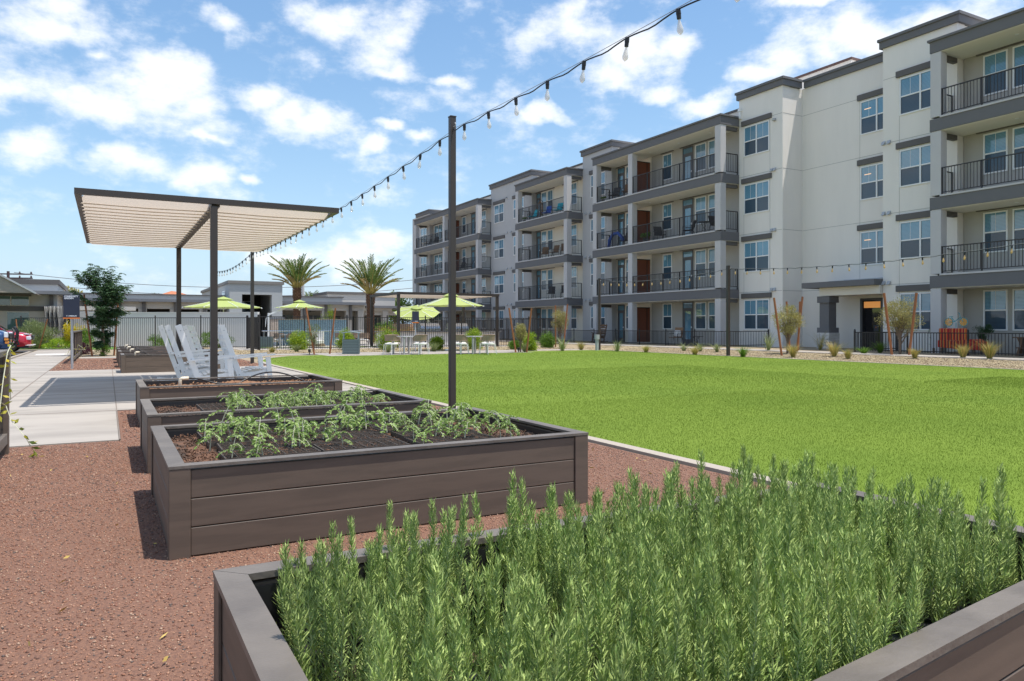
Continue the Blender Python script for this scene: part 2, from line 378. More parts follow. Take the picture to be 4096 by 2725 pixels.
# loose stones on the near gravel and blades on the lawn (nobody could count them)
def octa(c, s, q):
    base = np.array([[1,0,0],[0,1,0],[-1,0,0],[0,-1,0],[0,0,1],[0,0,-1]], float)
    f = np.array([[0,1,4],[1,2,4],[2,3,4],[3,0,4],[1,0,5],[2,1,5],[3,2,5],[0,3,5]])
    n = len(c); ang = rng.uniform(0, 6.28, n); ca, sa = np.cos(ang), np.sin(ang)
    v = base[None] * s[:, None, :]
    v = v + rng.normal(0, .18, v.shape) * s.mean(1)[:, None, None]
    x = v[..., 0]*ca[:, None] - v[..., 1]*sa[:, None]; y = v[..., 0]*sa[:, None] + v[..., 1]*ca[:, None]
    v = np.stack([x, y, v[..., 2]], -1) + c[:, None, :]
    return v.reshape(-1, 3), (f[None] + (np.arange(n)*6)[:, None, None]).reshape(-1, 3)
def stones(n, x0, x1, y0, y1, smin, smax, keep=None):
    x = rng.uniform(x0, x1, n); y = rng.uniform(y0, y1, n)
    if keep is not None: k = keep(x, y); x, y = x[k], y[k]
    s = rng.uniform(smin, smax, len(x))[:, None] * rng.uniform(.6, 1.2, (len(x), 3)); s[:, 2] *= .7
    return octa(np.stack([x, y, s[:, 2]*.25], 1), s, None)
def stonemat(name, cols):
    m = bpy.data.materials.new(name); m.use_nodes = True; t = m.node_tree; p = t.nodes['Principled BSDF']
    g = N(t, 'ShaderNodeNewGeometry'); r = N(t, 'ShaderNodeValToRGB'); t.links.new(g.outputs['Random Per Island'], r.inputs[0])
    r.color_ramp.interpolation = 'CONSTANT'
    els = r.color_ramp.elements; els[0].color = (*cols[0], 1); els[1].position = 1/len(cols); els[1].color = (*cols[1], 1)
    for i, c in enumerate(cols[2:]): e = els.new((i+2)/len(cols)); e.color = (*c, 1)
    t.links.new(r.outputs[0], p.inputs['Base Color']); p.inputs['Roughness'].default_value = .85; MATS[name] = m; return m
M_st = stonemat('red_stone_chips', [(.29,.145,.090),(.20,.095,.062),(.37,.20,.13),(.31,.15,.09),(.13,.07,.052),(.40,.27,.19),(.25,.11,.07),(.34,.185,.12),(.22,.12,.085),(.11,.085,.075)])
y_ = []; 
v1, f1 = stones(75000, -1.1, 4.2, 1.0, 5.2, .003, .0075)
v2, f2 = stones(50000, -1.1, 4.2, 5.2, 8.45, .004, .009)
v3, f3 = stones(9000, .15, 4.2, 8.5, 11.4, .008, .014)
v4, f4 = stones(12000, -1.3, 4.15, 22.7, 30, .012, .02)
V = np.concatenate([v1, v2, v3, v4]); o1, o2, o3 = len(v1), len(v1)+len(v2), len(v1)+len(v2)+len(v3)
FF = np.concatenate([f1, f2+o1, f3+o2, f4+o3])
tag(npmesh('gravel', V, FF, M_st), 'loose red and brown stone chips covering the beds around the planters', 'gravel', kind='stuff')
M_st2 = stonemat('tan_stone_chips', [(.37,.30,.18),(.27,.21,.12),(.44,.36,.24),(.33,.26,.15),(.18,.135,.08),(.40,.32,.19)])
def zslope(v):
    v[:, 2] += np.clip((v[:, 0]-21.42)/(24.3-21.42), 0, 1)*.144 - .014; return v
v1, f1 = stones(26000, 21.45, 24.15, 6, 33, .015, .034); v1 = zslope(v1)
v2, f2 = stones(16000, 4, 24, 32.7, 38.2, .02, .04)
v3, f3 = stones(5000, 16.9, 24, 29.7, 31.2, .02, .035); v3 = zslope(v3)
tag(npmesh('gravel', np.concatenate([v1, v2, v3]), np.concatenate([f1, f2+len(v1), f3+len(v1)+len(v2)]), M_st2), 'loose tan stone chips spread between lawn, path and fences', 'gravel', kind='stuff')
def blades(n, x0, x1, y0, y1, h, w):
    x = rng.uniform(x0, x1, n); y = rng.uniform(y0, y1, n); a = rng.uniform(0, 6.28, n); hh = rng.uniform(.55, 1.15, n)*h
    lx, ly = rng.normal(0, .35, n)*hh, rng.normal(0, .35, n)*hh
    ca, sa = np.cos(a)*w/2, np.sin(a)*w/2; z0 = np.full(n, .010)
    v = np.stack([np.stack([x-ca, y-sa, z0], 1), np.stack([x+ca, y+sa, z0], 1), np.stack([x+lx, y+ly, z0+hh], 1)], 1).reshape(-1, 3)
    return v
L = [blades(230000, 4.36, 10.5, 1.5, 9.5, .018, .0035), blades(60000, 4.36, 21.3, -4, 1.5, .02, .005), blades(40000, 18, 21.3, 1.5, 5, .02, .006), blades(30000, 10.5, 18, 1.5, 3, .02, .005), blades(130000, 4.36, 15, 9.5, 17, .022, .005), blades(90000, 10.5, 18, 3, 9.5, .022, .005), blades(90000, 4.6, 21.3, 17, 29, .022, .007), blades(50000, 15, 21.3, 5, 17, .022, .006)]
V = np.concatenate(L)
tag(npmesh('grass', V, np.arange(len(V)).reshape(-1, 3), M_grass), 'short bright green mown grass of the central lawn', 'grass', kind='stuff')

lv, lf = leaf_cards(np.stack([rng.uniform(-1, 4, 130), rng.uniform(2.2, 8.3, 130), rng.uniform(.012, .02, 130)], 1), rng.normal(0, 1, (130, 3))*[1, 1, .12], rng.uniform(.02, .06, 130), rng.uniform(.008, .016, 130))
tag(npmesh('fallen_leaves', lv, lf, mat('dry_leaf', (.50, .36, .10), .8, .4, 9)), 'dry yellow leaves scattered on the red gravel', 'leaves', kind='stuff')

# ================================================================== apartment building
XB, XW, XI = 28.6, 29.95, 30.35       # balcony front, outer wall, wall inside the balconies
FL = [.14, 3.19, 6.28, 9.37]; ROOF = 12.47
B = thing('apartment_building', 'four storey pale and grey stucco apartment block with balconies beyond the lawn', 'apartment building', (31, 40, .13))
def part(mb, name, m, par=None, smooth=False): return mb.build(name, m, par or B, world=True, smooth=smooth)
def wall(y0, y1, z1, m, x=XW, z0=.0, d=.5, name='wall'):
    mb = MB(); mb.box(x, x+d, y0, y1, z0, z1); return part(mb, name, m)
def parapet(x, y0, y1, z, ret=None, h=.42, ext=(.12, .12), m=None):
    """cap moulding along the top of a wall; ret = x reached by the returns at both ends"""
    m = m or M_band; xr = ret or x+.4
    mb = MB()
    mb.box(x-.10, xr, y0-ext[0], y1+ext[1], z-h, z-.12); mb.box(x-.16, xr, y0-ext[0]*1.5, y1+ext[1]*1.5, z-.118, z)
    return part(mb, 'parapet', m)
nwin = 0
def window(ya, yb, fl, x, cols=2, z0=None, z1=None, lint=True, le=.14, nm='window', lite=False):
    z0 = FL[fl]+.87 if z0 is None else z0; z1 = FL[fl]+2.46 if z1 is None else z1
    f = MB(); t = .055; X0, X1 = x-.045, x+.02
    f.box(X0, X1, ya, ya+t, z0, z1); f.box(X0, X1, yb-t, yb, z0, z1)
    f.box(X0, X1, ya+t, yb-t, z0, z0+t); f.box(X0, X1, ya+t, yb-t, z1-t, z1)
    zm = (z0+z1)/2; xs_ = [ya+t]
    for c in range(1, cols):
        ym = ya + (yb-ya)*c/cols; f.box(X0, X1, ym-.035, ym+.035, z0+t, z1-t); xs_ += [ym-.035, ym+.035]
    xs_.append(yb-t)
    for c in range(cols): f.box(X0+.008, X1, xs_[2*c], xs_[2*c+1], zm-.028, zm+.028)
    fo = part(f, nm, M_white)
    p = MB()
    for c in range(cols):
        a, b = xs_[2*c], xs_[2*c+1]
        p.box(x-.014, x+.01, a, b, zm+.028, z1-t, 0); p.box(x-.010, x+.01, a, b, z0+t, zm-.028, 1)
        p.box(x-.017, x-.010, (a+b)/2-.007, (a+b)/2+.007, zm+.028, z1-t, 2)
    p.build('pane', [M_gl1, M_gl2, M_white], fo, world=True)
    if lite:   # a lit ceiling lamp seen inside the stair window
        l = MB(); l.box(x-.019, x-.015, yb-.55, yb-.2, z1-.42, z1-.385); l.build('lamp_glow', mat('lamp_glow', (1, .62, .36), .5, emit=.55), fo, world=True)
    if lint:
        l = MB(); l.box(x-.10, x, ya-le, yb+le, z1+.07, z1+.33); part(l, 'lintel', M_trim)
    return fo
def door(ya, yb, fl, x):
    z0, z1 = FL[fl]+.02, FL[fl]+2.08
    f = MB(); f.box(x-.04, x+.02, ya, ya+.05, z0, z1+.42); f.box(x-.04, x+.02, yb-.05, yb, z0, z1+.42)
    f.box(x-.04, x+.02, ya+.05, yb-.05, z1+.36, z1+.42); f.box(x-.038, x+.02, ya+.05, yb-.05, z1, z1+.05)
    f.box(x-.03, x+.02, ya+.05, ya+.19, z0, z1); f.box(x-.03, x+.02, yb-.19, yb-.05, z0, z1)
    f.box(x-.03, x+.02, ya+.19, yb-.19, z0, z0+.26); f.box(x-.03, x+.02, ya+.19, yb-.19, z1-.14, z1)
    fo = part(f, 'balcony_door', M_door)
    p = MB(); p.box(x-.012, x+.01, ya+.19, yb-.19, z0+.26, z1-.14, 0); p.box(x-.012, x+.01, ya+.05, yb-.05, z1+.05, z1+.36, 0)
    p.build('pane', [M_gl1], fo, world=True)
    h = MB(); h.box(x-.075, x-.03, ya+.09, ya+.13, z0+.92, z0+1.02); h.build('handle', M_wpaint, fo, world=True)
def lintel(ya, yb, fl, x):
    l = MB(); l.box(x-.10, x, ya, yb, FL[fl]+2.53, FL[fl]+2.79); part(l, 'lintel', M_trim)
def railing_mb(a, b, z, h=1.07, gap=.12, post=1.55, mb=None, ends=(True, True), pw=.045, ps=.016):
    mb = mb or MB(); a = Vector((a[0], a[1], 0)); b = Vector((b[0], b[1], 0)); d = b-a; L = d.length; t = d/L
    mb.obox(a+Vector((0,0,z+h-.02)), b+Vector((0,0,z+h-.02)), .045, .04); mb.obox(a+Vector((0,0,z+.09)), b+Vector((0,0,z+.09)), .03, .03)
    n = max(1, round(L/post))
    for i in range(n+1):
        if (i == 0 and not ends[0]) or (i == n and not ends[1]): continue
        p = a + t*(L*i/n); mb.box(p.x-pw/2, p.x+pw/2, p.y-pw/2, p.y+pw/2, z-.06, z+h)
    n = int(L/gap)
    for i in range(1, n):
        p = a + t*(L*i/n); mb.box(p.x-ps/2, p.x+ps/2, p.y-ps/2, p.y+ps/2, z+.105, z+h-.04)
    return mb

# walls ------------------------------------------------------------
wall(73.0, 78.0, 13.2, M_grey); wall(51.45, 58.7, 13.38, M_grey); wall(40.7, 44.2, 13.38, M_grey)
wall(26.27, 29.2, 13.38, M_stucco); wall(17.5, 20.75, 13.38, M_stucco)
mb = MB(); mb.box(31.4, 31.9, 20.2, 26.8, 0, 13.38); part(mb, 'wall', M_stucco)
mb = MB(); mb.box(XW+.5, 31.45, 26.27, 26.77, 0, 13.36); part(mb, 'wall', M_stucco)
mb = MB(); mb.box(XW+.5, 31.45, 20.25, 20.75, 0, 13.36); part(mb, 'wall', M_stucco)
# walls behind the balconies
def inner(y0, y1, m, lo=0, hi=ROOF): mb = MB(); mb.box(XI, XI+.4, y0, y1, lo, hi); part(mb, 'wall', m)
inner(58.72, 73.0, M_taupe); inner(44.22, 51.43, M_cream); inner(37.02, 40.68, M_cream); inner(29.22, 37.0, M_taupe); inner(2.0, 17.48, M_taupe)
# body and roof slabs behind
mb = MB(); mb.box(XI+.41, 46, 44, 78, 0, 12.9); mb.box(XI+.41, 46, 26.8, 43.9, 0, 12.9); mb.box(31.92, 46, 20, 26.78, 0, 13.2); mb.box(XI+.41, 46, -2, 19.9, 0, 12.9)
part(mb, 'building_core', M_stucco)
# returns of the roof towers
for y0, y1 in ((51.45, 58.7), (40.7, 44.2), (17.5, 20.75)):
    mb = MB(); mb.box(XW+.51, 33, y0+.01, y1-.01, 12.3, 13.36); part(mb, 'roof_tower', M_stucco)
mb = MB(); mb.box(XW+.51, 31.44, 26.79, 29.19, 12.3, 13.36); mb.box(31.45, 33, 26.9, 29.19, 12.3, 13.36); part(mb, 'roof_tower', M_stucco)
parapet(XW, 51.45, 58.7, 13.8, 33.1); parapet(XW, 40.7, 44.2, 13.8, 33.1); parapet(XW, 26.27, 29.2, 13.8, 31.24, ext=(.12, .12)); parapet(XW, 17.5, 20.75, 13.8, 33.1)
parapet(31.4, 20.95, 26.1, 13.8, 31.9, ext=(0, 0)); parapet(XW, 73.0, 76.7, 13.62, 32)
# main parapet over the balconies, set back from the fascia
for y0, y1 in ((58.85, 72.85), (44.35, 51.3), (29.35, 40.55), (2.0, 17.35)):
    mb = MB(); mb.box(XI-.1, XI+.39, y0, y1, ROOF+.001, 12.95); part(mb, 'roof_wall', M_stucco)
    mb = MB(); mb.box(XI-.18, XI+.45, y0, y1, 12.952, 13.06); part(mb, 'parapet', M_trim)
mb = MB(); mb.box(35, 38, 26.1, 30.2, 12.8, 15.5); part(mb, 'rooftop_room', M_stucco)
mb = MB(); mb.box(34.93, 38.07, 26.03, 30.27, 15.502, 15.62); part(mb, 'parapet', mat('cap_brown', (.12, .07, .06), .7))
# stucco control joints
M_joint = mat('joint_line', (.40, .385, .36), .9)
class _J:
    def box(s, *a): m_ = MB(); m_.box(*a); part(m_, 'control_joint', M_joint)
jm = _J()
for z in (3.0, 6.1, 9.2, 12.0):
    jm.box(XW-.004, XW, 26.3, 29.18, z-.01, z+.01); jm.box(XW-.004, XW, 17.85, 20.73, z-.01, z+.01); jm.box(31.396, 31.4, 20.76, 26.26, z-.01, z+.01)
    jm.box(XW+.02, 31.38, 26.264, 26.27, z-.01, z+.01)
    jm.box(XW-.004, XW, 51.9, 58.6, z-.01, z+.01); jm.box(XW-.004, XW, 41.1, 44.1, z-.01, z+.01)
for y in (27.08, 28.86): jm.box(XW-.0045, XW, y-.008, y+.008, .4, 12.0)
for y in (19.98,): jm.box(XW-.0045, XW, y-.008, y+.008, .4, 12.0)
for y in (22.95,): jm.box(31.3955, 31.4, y-.008, y+.008, 3.0, 12.0)
# balcony sections --------------------------------------------------
def section(y0, y1, cols, mid=None, first=True):
    """y0 near end, y1 far end, cols = near edges of the columns (each .42 wide)"""
    for fl in (1, 2, 3):
        z = FL[fl]
        mb = MB(); mb.box(XB, XI-.001, y0, y1, z-.50, z-.02); part(mb, 'balcony_slab', M_band)
        mb = MB(); mb.box(XB-.035, XI-.001, y0+.42, y1-.42, z-.018, z+.05); part(mb, 'balcony_ledge', M_column)
    mb = MB(); mb.box(XB, XI-.102, y0, y1, ROOF-.5, ROOF-.06); part(mb, 'roof_fascia', M_band)
    mb = MB(); mb.box(XB-.07, XI-.102, y0-.07, y1+.07, ROOF-.058, ROOF+.03); part(mb, 'roof_edge', M_band)
    for fl in range(4):
        z0 = FL[fl] + (.051 if fl else -.02); zt = (FL[fl+1]-.50 if fl < 3 else ROOF-.5)
        mb = MB(); mb.box(XB+.05, XI-.03, y0+.05, y1-.05, zt-.025, zt-.001); part(mb, 'soffit', M_soffit)
        lm = MB()
        for y in np.arange(y0+1.6, y1-.8, 2.6): lm.lathe([(.07, 0), (.07, .02)], (29.4, y, zt-.046), 10)
        part(lm, 'ceiling_light', M_wpaint)
        for c in cols:
            mb = MB(); mb.box(XB+.012, XB+.40, c, c+.42, z0, zt-.026); part(mb, 'column', M_column)
        for e in (y0, y1):   # beam from end column to the wall
            yy = e+.12 if e == y0 else e-.30
            mb = MB(); mb.box(XB+.41, XW-.0, yy, yy+.18, zt-.22, zt-.027); part(mb, 'beam', M_trim)
        if fl:
            cs = sorted(cols); rm = MB()
            for a, b in zip(cs, cs[1:]): railing_mb((XB+.06, a+.44), (XB+.06, b-.02), z0, mb=rm)
            railing_mb((XB+.42, y0+.1), (XW-.04, y0+.1), z0, mb=rm, post=2); railing_mb((XB+.42, y1-.1), (XW-.04, y1-.1), z0, mb=rm, post=2)
            part(rm, 'balcony_railing', M_iron)
section(58.6, 74.0, [58.62, 66.0, 73.56]); section(44.2, 51.8, [44.22, 51.36]); section(29.2, 41.05, [29.22, 36.78, 40.61]); section(3.0, 17.8, [3.0, 9.4, 17.36])
M_teak = mat('partition_wood', (.20, .062, .032), .7, .25, 6, .2, 30, stretch=(1, 1, 9))
for yp in (66.4, 37.2):
    for fl in range(4):
        mb = MB(); mb.box(XB+.43, XI-.01, yp-.03, yp+.03, FL[fl]+.06, FL[fl]+2.2); o = part(mb, 'partition_screen', M_teak)
        mb = MB(); mb.box(XB+.40, XI-.02, yp-.05, yp+.05, FL[fl]+2.202, FL[fl]+2.26); mb.box(XI-.28, XI-.24, yp-.05, yp+.05, FL[fl]+.06, FL[fl]+2.2); mb.build('frame', M_iron, o, world=True)
M_vent = mat('vent_grey', (.42, .43, .44), .5)
for fl in range(4):
    window(73.75, 75.4, fl, XW); 
    window(70.4, 72.6, fl, XI, lint=False); lintel(70.2, 72.8, fl, XI); door(69.0, 69.9, fl, XI); lintel(68.8, 70.1, fl, XI)
    window(64.75, 65.6, fl, XI, 1); door(62.7, 63.55, fl, XI); lintel(62.5, 63.75, fl, XI); window(60.4, 61.5, fl, XI, 1)
    window(56.2, 58.0, fl, XW); window(52.7, 54.5, fl, XW)
    door(50.7, 51.35, fl, XI); window(49.8, 50.6, fl, XI, 1, lint=False); window(48.85, 49.65, fl, XI, 1, lint=False); lintel(48.6, 51.42, fl, XI); window(45.5, 47.3, fl, XI)
    window(41.4, 43.15, fl, XW)
    door(39.8, 40.55, fl, XI); window(38.75, 39.65, fl, XI, 1, lint=False); lintel(38.6, 40.67, fl, XI)
    window(35.05, 35.9, fl, XI, 1); door(33.2, 34.1, fl, XI)
    window(32.1, 33.0, fl, XI, 1, lint=False); window(31.02, 31.92, fl, XI, 1, lint=False); lintel(30.8, 34.3, fl, XI)
    window(27.1, 28.83, fl, XW)
    if fl: window(21.2, 22.9, fl, 31.4, lite=True)
    window(18.1, 19.95, fl, XW)
    window(15.8, 16.7, fl, XI, 1, lint=False); window(14.72, 15.62, fl, XI, 1, lint=False); lintel(14.4, 16.95, fl, XI); door(13.5, 14.3, fl, XI)
    if fl < 3:
        for ys_ in ((26.75, 26.95), (20.45, 20.7), (54.9, 55.6), (43.3, 43.8)):
            for y in ys_:
                zz = FL[fl]+2.95; vm = MB(); vm.prism([(XW-.13, zz-.09), (XW, zz-.09), (XW, zz+.07), (XW-.03, zz+.07)], y-.07, y+.07, 'y'); part(vm, 'vent', M_vent)
# corner trim at wall step inside first balcony, white downpipe/camera
for (y, z) in ((26.75, 11.75), (55.7, 12.2)):
    vm = MB(); vm.box(XW-.05, XW, y-.07, y+.07, z-.07, z+.07); vm.lathe([(.05, 0), (.08, .02), (.08, .1), (.03, .13)], (XW-.12, y, z-.07), 10); part(vm, 'wall_camera', M_vent, smooth=False)
vm = MB(); vm.box(XW-.10, XW, 29.03, 29.13, 12.35, 12.75); vm.box(XW-.14, XW, 28.99, 29.17, 12.75, 12.9); part(vm, 'rain_head', M_wpaint)
# entrance: canopy, column, door
mb = MB(); mb.box(29.35, 31.39, 20.76, 24.6, 3.0, 3.26); part(mb, 'entrance_roof', M_band)
mb = MB(); mb.box(29.75, 31.39, 20.77, 23.4, 3.262, 3.30); mb.box(30.3, 31.39, 20.77, 23.0, 3.302, 3.36); part(mb, 'roof_sheet', M_vent)
mb = MB(); mb.box(29.75, 31.38, 20.765, 23.9, 2.62, 2.998); part(mb, 'entrance_beam', M_cream)
mb = MB(); mb.box(29.78, 30.3, 23.4, 23.92, 1.0, 2.3); mb.box(29.70, 30.38, 23.32, 24.0, 2.3, 2.60); mb.box(29.70, 30.38, 23.32, 24.0, .88, 1.12); part(mb, 'entrance_column', M_band)
M_stone = mat('stone_veneer', (.56, .54, .51), .9, .35, 5, .8, 20)
sb = MB(); random.seed(3)
for r_ in range(5):
    z = .12 + r_*.152; ycur = 23.30
    while ycur < 23.98:
        w = random.uniform(.16, .30); y2 = min(24.02, ycur+w)
        sb.box(29.66+random.uniform(0, .02), 30.42, ycur+.006, y2-.006, z+.006, z+.146, bev=.012); ycur = y2
part(sb, 'column_stone', M_stone)
mb = MB(); mb.box(31.34, 31.399, 20.77, 20.87, .14, 2.5); mb.box(31.34, 31.399, 22.78, 22.9, .14, 2.5); mb.box(31.34, 31.399, 20.87, 22.78, 2.4, 2.5); mb.box(31.34, 31.399, 21.72, 21.84, .14, 2.4)
mb.box(31.35, 31.399, 20.87, 21.0, .14, 2.4); mb.box(31.35, 31.399, 21.6, 21.72, .14, 2.4); mb.box(31.35, 31.399, 21.0, 21.6, .14, .4)
do = part(mb, 'entrance_door', M_door)
mb = MB(); mb.box(31.37, 31.398, 21.0, 21.6, .4, 2.4); mb.box(31.37, 31.398, 21.84, 22.78, .14, 2.4); mb.build('pane', [mat('door_glass_dark', (.012, .012, .014), .06, coat=1)], do, world=True)
mb = MB(); mb.box(31.355, 31.368, 21.86, 22.7, 2.05, 2.34); mb.build('hall_light', mat('hall_glow', (.85, .36, .10), .6, emit=.3), do, world=True)
mb = MB(); mb.box(31.362, 31.369, 21.95, 22.2, .95, 1.25, 0); mb.box(31.360, 31.3615, 22.05, 22.12, 1.1, 1.17, 1); mb.build('notice', [mat('notice_navy', (.03, .035, .05), .5), M_rust], do, world=True)
mb = MB(); mb.box(31.28, 31.35, 21.62, 21.68, 1.05, 1.2); mb.build('handle', M_vent, do, world=True)
# far left end wall corner
# ================================================================== planters
def planter(x0, x1, y0, y1, label, h=.445, soil=.36, soilm=None, wall=.065, cap=False, mulch=False):
    t = thing('planter_box', label, 'planter box', ((x0+x1)/2, (y0+y1)/2, 0), group='timber planter boxes')
    bh = (h-.012)/3
    for side in range(4):
        mb = MB()
        for i in range(3):
            a, b = .006+i*bh, .006+(i+1)*bh-.004
            if side == 0: mb.box(x0+.095, x1-.095, y0+.004, y0+.040, a, b, bev=.003)
            if side == 1: mb.box(x0+.095, x1-.095, y1-.040, y1-.004, a, b, bev=.003)
            if side == 2: mb.box(x0+.004, x0+.040, y0+.02, y1-.02, a, b, bev=.003)
            if side == 3: mb.box(x1-.040, x1-.004, y0+.02, y1-.02, a, b, bev=.003)
        # inner lining board
        if side == 0: mb.box(x0+.041, x1-.041, y0+.041, y0+wall, .1, h-.012)
        if side == 1: mb.box(x0+.041, x1-.041, y1-wall, y1-.041, .1, h-.012)
        if side == 2: mb.box(x0+.041, x0+wall, y0+wall+.001, y1-wall-.001, .1, h-.012)
        if side == 3: mb.box(x1-wall, x1-.041, y0+wall+.001, y1-wall-.001, .1, h-.012)
        mb.build('side_panel', M_wood, t, world=True)
    for (cx, cy) in ((x0, y0), (x1, y0), (x0, y1), (x1, y1)):
        sx = 1 if cx == x0 else -1; sy = 1 if cy == y0 else -1
        mb = MB(); mb.box(cx-sx*.006, cx+sx*.094, cy-sy*.006, cy+sy*.019, 0, h, bev=.003); mb.box(cx-sx*.006, cx+sx*.0035, cy+sy*.0195, cy+sy*.094, 0, h, bev=.002)
        mb.build('corner_post', M_wood, t, world=True)
    e = .001; w = .072; mb = MB(); z0, z1 = h+.001, h+.016
    if cap: w = .074; z1 = h+.020
    o_ = .008
    for (a, b, c, d) in ((( x0-o_, y0-o_), (x1+o_, y0-o_), (x1-w, y0+w), (x0+w, y0+w)), ((x1+o_, y0-o_), (x1+o_, y1+o_), (x1-w, y1-w), (x1-w, y0+w)),
                         ((x1+o_, y1+o_), (x0-o_, y1+o_), (x0+w, y1-w), (x1-w, y1-w)), ((x0-o_, y1+o_), (x0-o_, y0-o_), (x0+w, y0+w), (x0+w, y1-w))):
        ce = Vector(((a[0]+b[0]+c[0]+d[0])/4, (a[1]+b[1]+c[1]+d[1])/4)); q = [tuple(Vector(p)+(ce-Vector(p)).normalized()*.0015) for p in (a, b, c, d)]
        mb.prism(q, z0, z1, 'z')
    mb.build('rim', M_woodcap, t, world=True)
    # liner and soil
    lm = MB()
    lm.box(x0+wall+.001, x0+wall+.006, y0+wall, y1-wall, .12, h-.02); lm.box(x1-wall-.006, x1-wall-.001, y0+wall, y1-wall, .12, h-.02)
    lm.box(x0+wall+.007, x1-wall-.007, y0+wall+.001, y0+wall+.006, .12, h-.02); lm.box(x0+wall+.007, x1-wall-.007, y1-wall-.006, y1-wall-.001, .12, h-.02)
    lm.build('liner', M_pot, t, world=True)
    nx, ny = 70, 40; X, Y = np.meshgrid(np.linspace(x0+wall+.007, x1-wall-.007, nx), np.linspace(y0+wall+.007, y1-wall-.007, ny))
    Z = soil + .010*np.sin(X*9+1.3*np.sin(Y*7)) + rng.normal(0, .006, X.shape)
    if mulch: Z += .035*np.exp(-((X-(x0+x1)/2-.1)/.5)**2)
    c0 = np.array([(x0+x1)/2, (y0+y1)/2, 0.])
    v = np.stack([X, Y, Z], -1).reshape(-1, 3) - c0
    idx = np.arange(nx*ny).reshape(ny, nx); f = np.stack([idx[:-1, :-1], idx[:-1, 1:], idx[1:, 1:], idx[1:, :-1]], -1).reshape(-1, 4)
    npmesh('soil', v, f, soilm or M_soil, t)
    return t
P0 = planter(.27, 2.77, .80, 2.24, 'nearest planter box, packed with pots of rosemary', cap=True, soil=.14, h=.44)
for ch in P0.children:      # its near side runs slightly askew
    for v_ in ch.data.vertices:
        X_, Y_ = v_.co.x + P0.location.x, v_.co.y + P0.location.y
        v_.co.y += .125*(X_-.27)*(2.24-Y_)/(2.24-.80)
P1 = planter(.27, 2.75, 4.01, 5.72, 'large brown planter box with seedlings, second from the camera', soil=.385)
P2 = planter(.28, 2.66, 6.46, 7.90, 'third planter box from the camera, seedling trays at its far end', soil=.38)
P3 = planter(.33, 2.66, 9.46, 10.9, 'planter box with mulch and black hose just before the rocking chairs', soil=.36, mulch=True, soilm=M_mulch)
P4 = planter(.30, 2.8, 20.7, 21.95, 'planter box behind the rocking chairs, nearest of the far four', mulch=True, soil=.38)
P5 = planter(.28, 2.8, 23.6, 24.85, 'second nearest of the four far planter boxes', mulch=True, soil=.38)
P6 = planter(.28, 2.8, 26.4, 27.65, 'third of the four far planter boxes', mulch=True, soil=.38)
P7 = planter(.28, 2.8, 28.9, 30.15, 'farthest planter box, by the staked tree', mulch=True, soil=.38)
# irrigation elbows and drip hoses
M_pvc = mat('pvc_cream', (.68, .60, .46), .4); M_hose = mat('hose_black', (.015, .015, .017), .4)
def irrigation(x, y, ln, label, arch=None, z=.30):
    t = thing('irrigation_hose', label, 'hose', (x, y, z))
    mb = MB(); mb.tube([(x, y, z), (x, y, .475), (x+.005, y, .495), (x+.02, y, .505), (x+.10, y, .505)], .022, 8); mb.build('elbow', M_pvc, t, world=True, smooth=True)
    mb = MB(); pts = [(x+.09+ln*i/14, y+.05*math.sin(i*.4), .505 - .10*min(1, i/7) + (.012*math.sin(i))) for i in range(15)]
    mb.tube(pts, .011, 6); mb.build('hose', M_hose, t, world=True, smooth=True)
    if arch:
        mb = MB(); a, b = arch; pts = [(a+(b-a)*i/16, y+.3+.1*math.sin(i*.3), .37+.16*math.sin(math.pi*i/16)) for i in range(17)]
        mb.tube(pts, .011, 6); mb.build('hose', M_hose, t, world=True, smooth=True)
irrigation(.80, 10.15, 1.0, 'cream elbow and black hose in the mulch planter', (1.5, 2.45))
irrigation(.62, 21.2, .8, 'hose elbow in the planter box behind the rocking chairs')
irrigation(.58, 24.1, .8, 'hose elbow in the second of the four far planters')
irrigation(.56, 26.9, .8, 'hose elbow in the third of the four far planters')
irrigation(.54, 29.4, .8, 'hose elbow in the farthest planter')

# ------------------------------------------------------------------ rosemary
def leafmat(name, c, c2, rnd=.12, trans=.28, rough=.55, isl=True):
    m = bpy.data.materials.new(name); m.use_nodes = True; t = m.node_tree; p = t.nodes['Principled BSDF']; o = t.nodes['Material Output']
    g = N(t, 'ShaderNodeNewGeometry'); oi = N(t, 'ShaderNodeObjectInfo')
    mx = N(t, 'ShaderNodeMix', data_type='RGBA'); mx.inputs[6].default_value = (*c, 1); mx.inputs[7].default_value = (*c2, 1)
    if isl: t.links.new(g.outputs['Random Per Island'], mx.inputs[0])
    hs = N(t, 'ShaderNodeHueSaturation'); t.links.new(mx.outputs[2], hs.inputs['Color'])
    t.links.new(MATH(t, 'MULTIPLY_ADD', oi.outputs['Random'], 2*rnd, 1-rnd), hs.inputs['Value'])
    t.links.new(hs.outputs[0], p.inputs['Base Color']); p.inputs['Roughness'].default_value = rough; p.inputs['Specular IOR Level'].default_value = .35
    tr = N(t, 'ShaderNodeBsdfTranslucent'); t.links.new(hs.outputs[0], tr.inputs[0]); ms = N(t, 'ShaderNodeMixShader'); ms.inputs[0].default_value = trans
    t.links.new(p.outputs[0], ms.inputs[1]); t.links.new(tr.outputs[0], ms.inputs[2]); t.links.new(ms.outputs[0], o.inputs[0])
    MATS[name] = m; return m
M_rose = leafmat('rosemary_needles', (.14, .235, .050), (.50, .60, .20), .14, .08, .6)
M_rstem = mat('rosemary_stem', (.42, .46, .22), .7)
M_tom = leafmat('seedling_leaf', (.17, .28, .06), (.34, .44, .14), .15, .25)
M_tstem = mat('seedling_stem', (.52, .52, .38), .6)
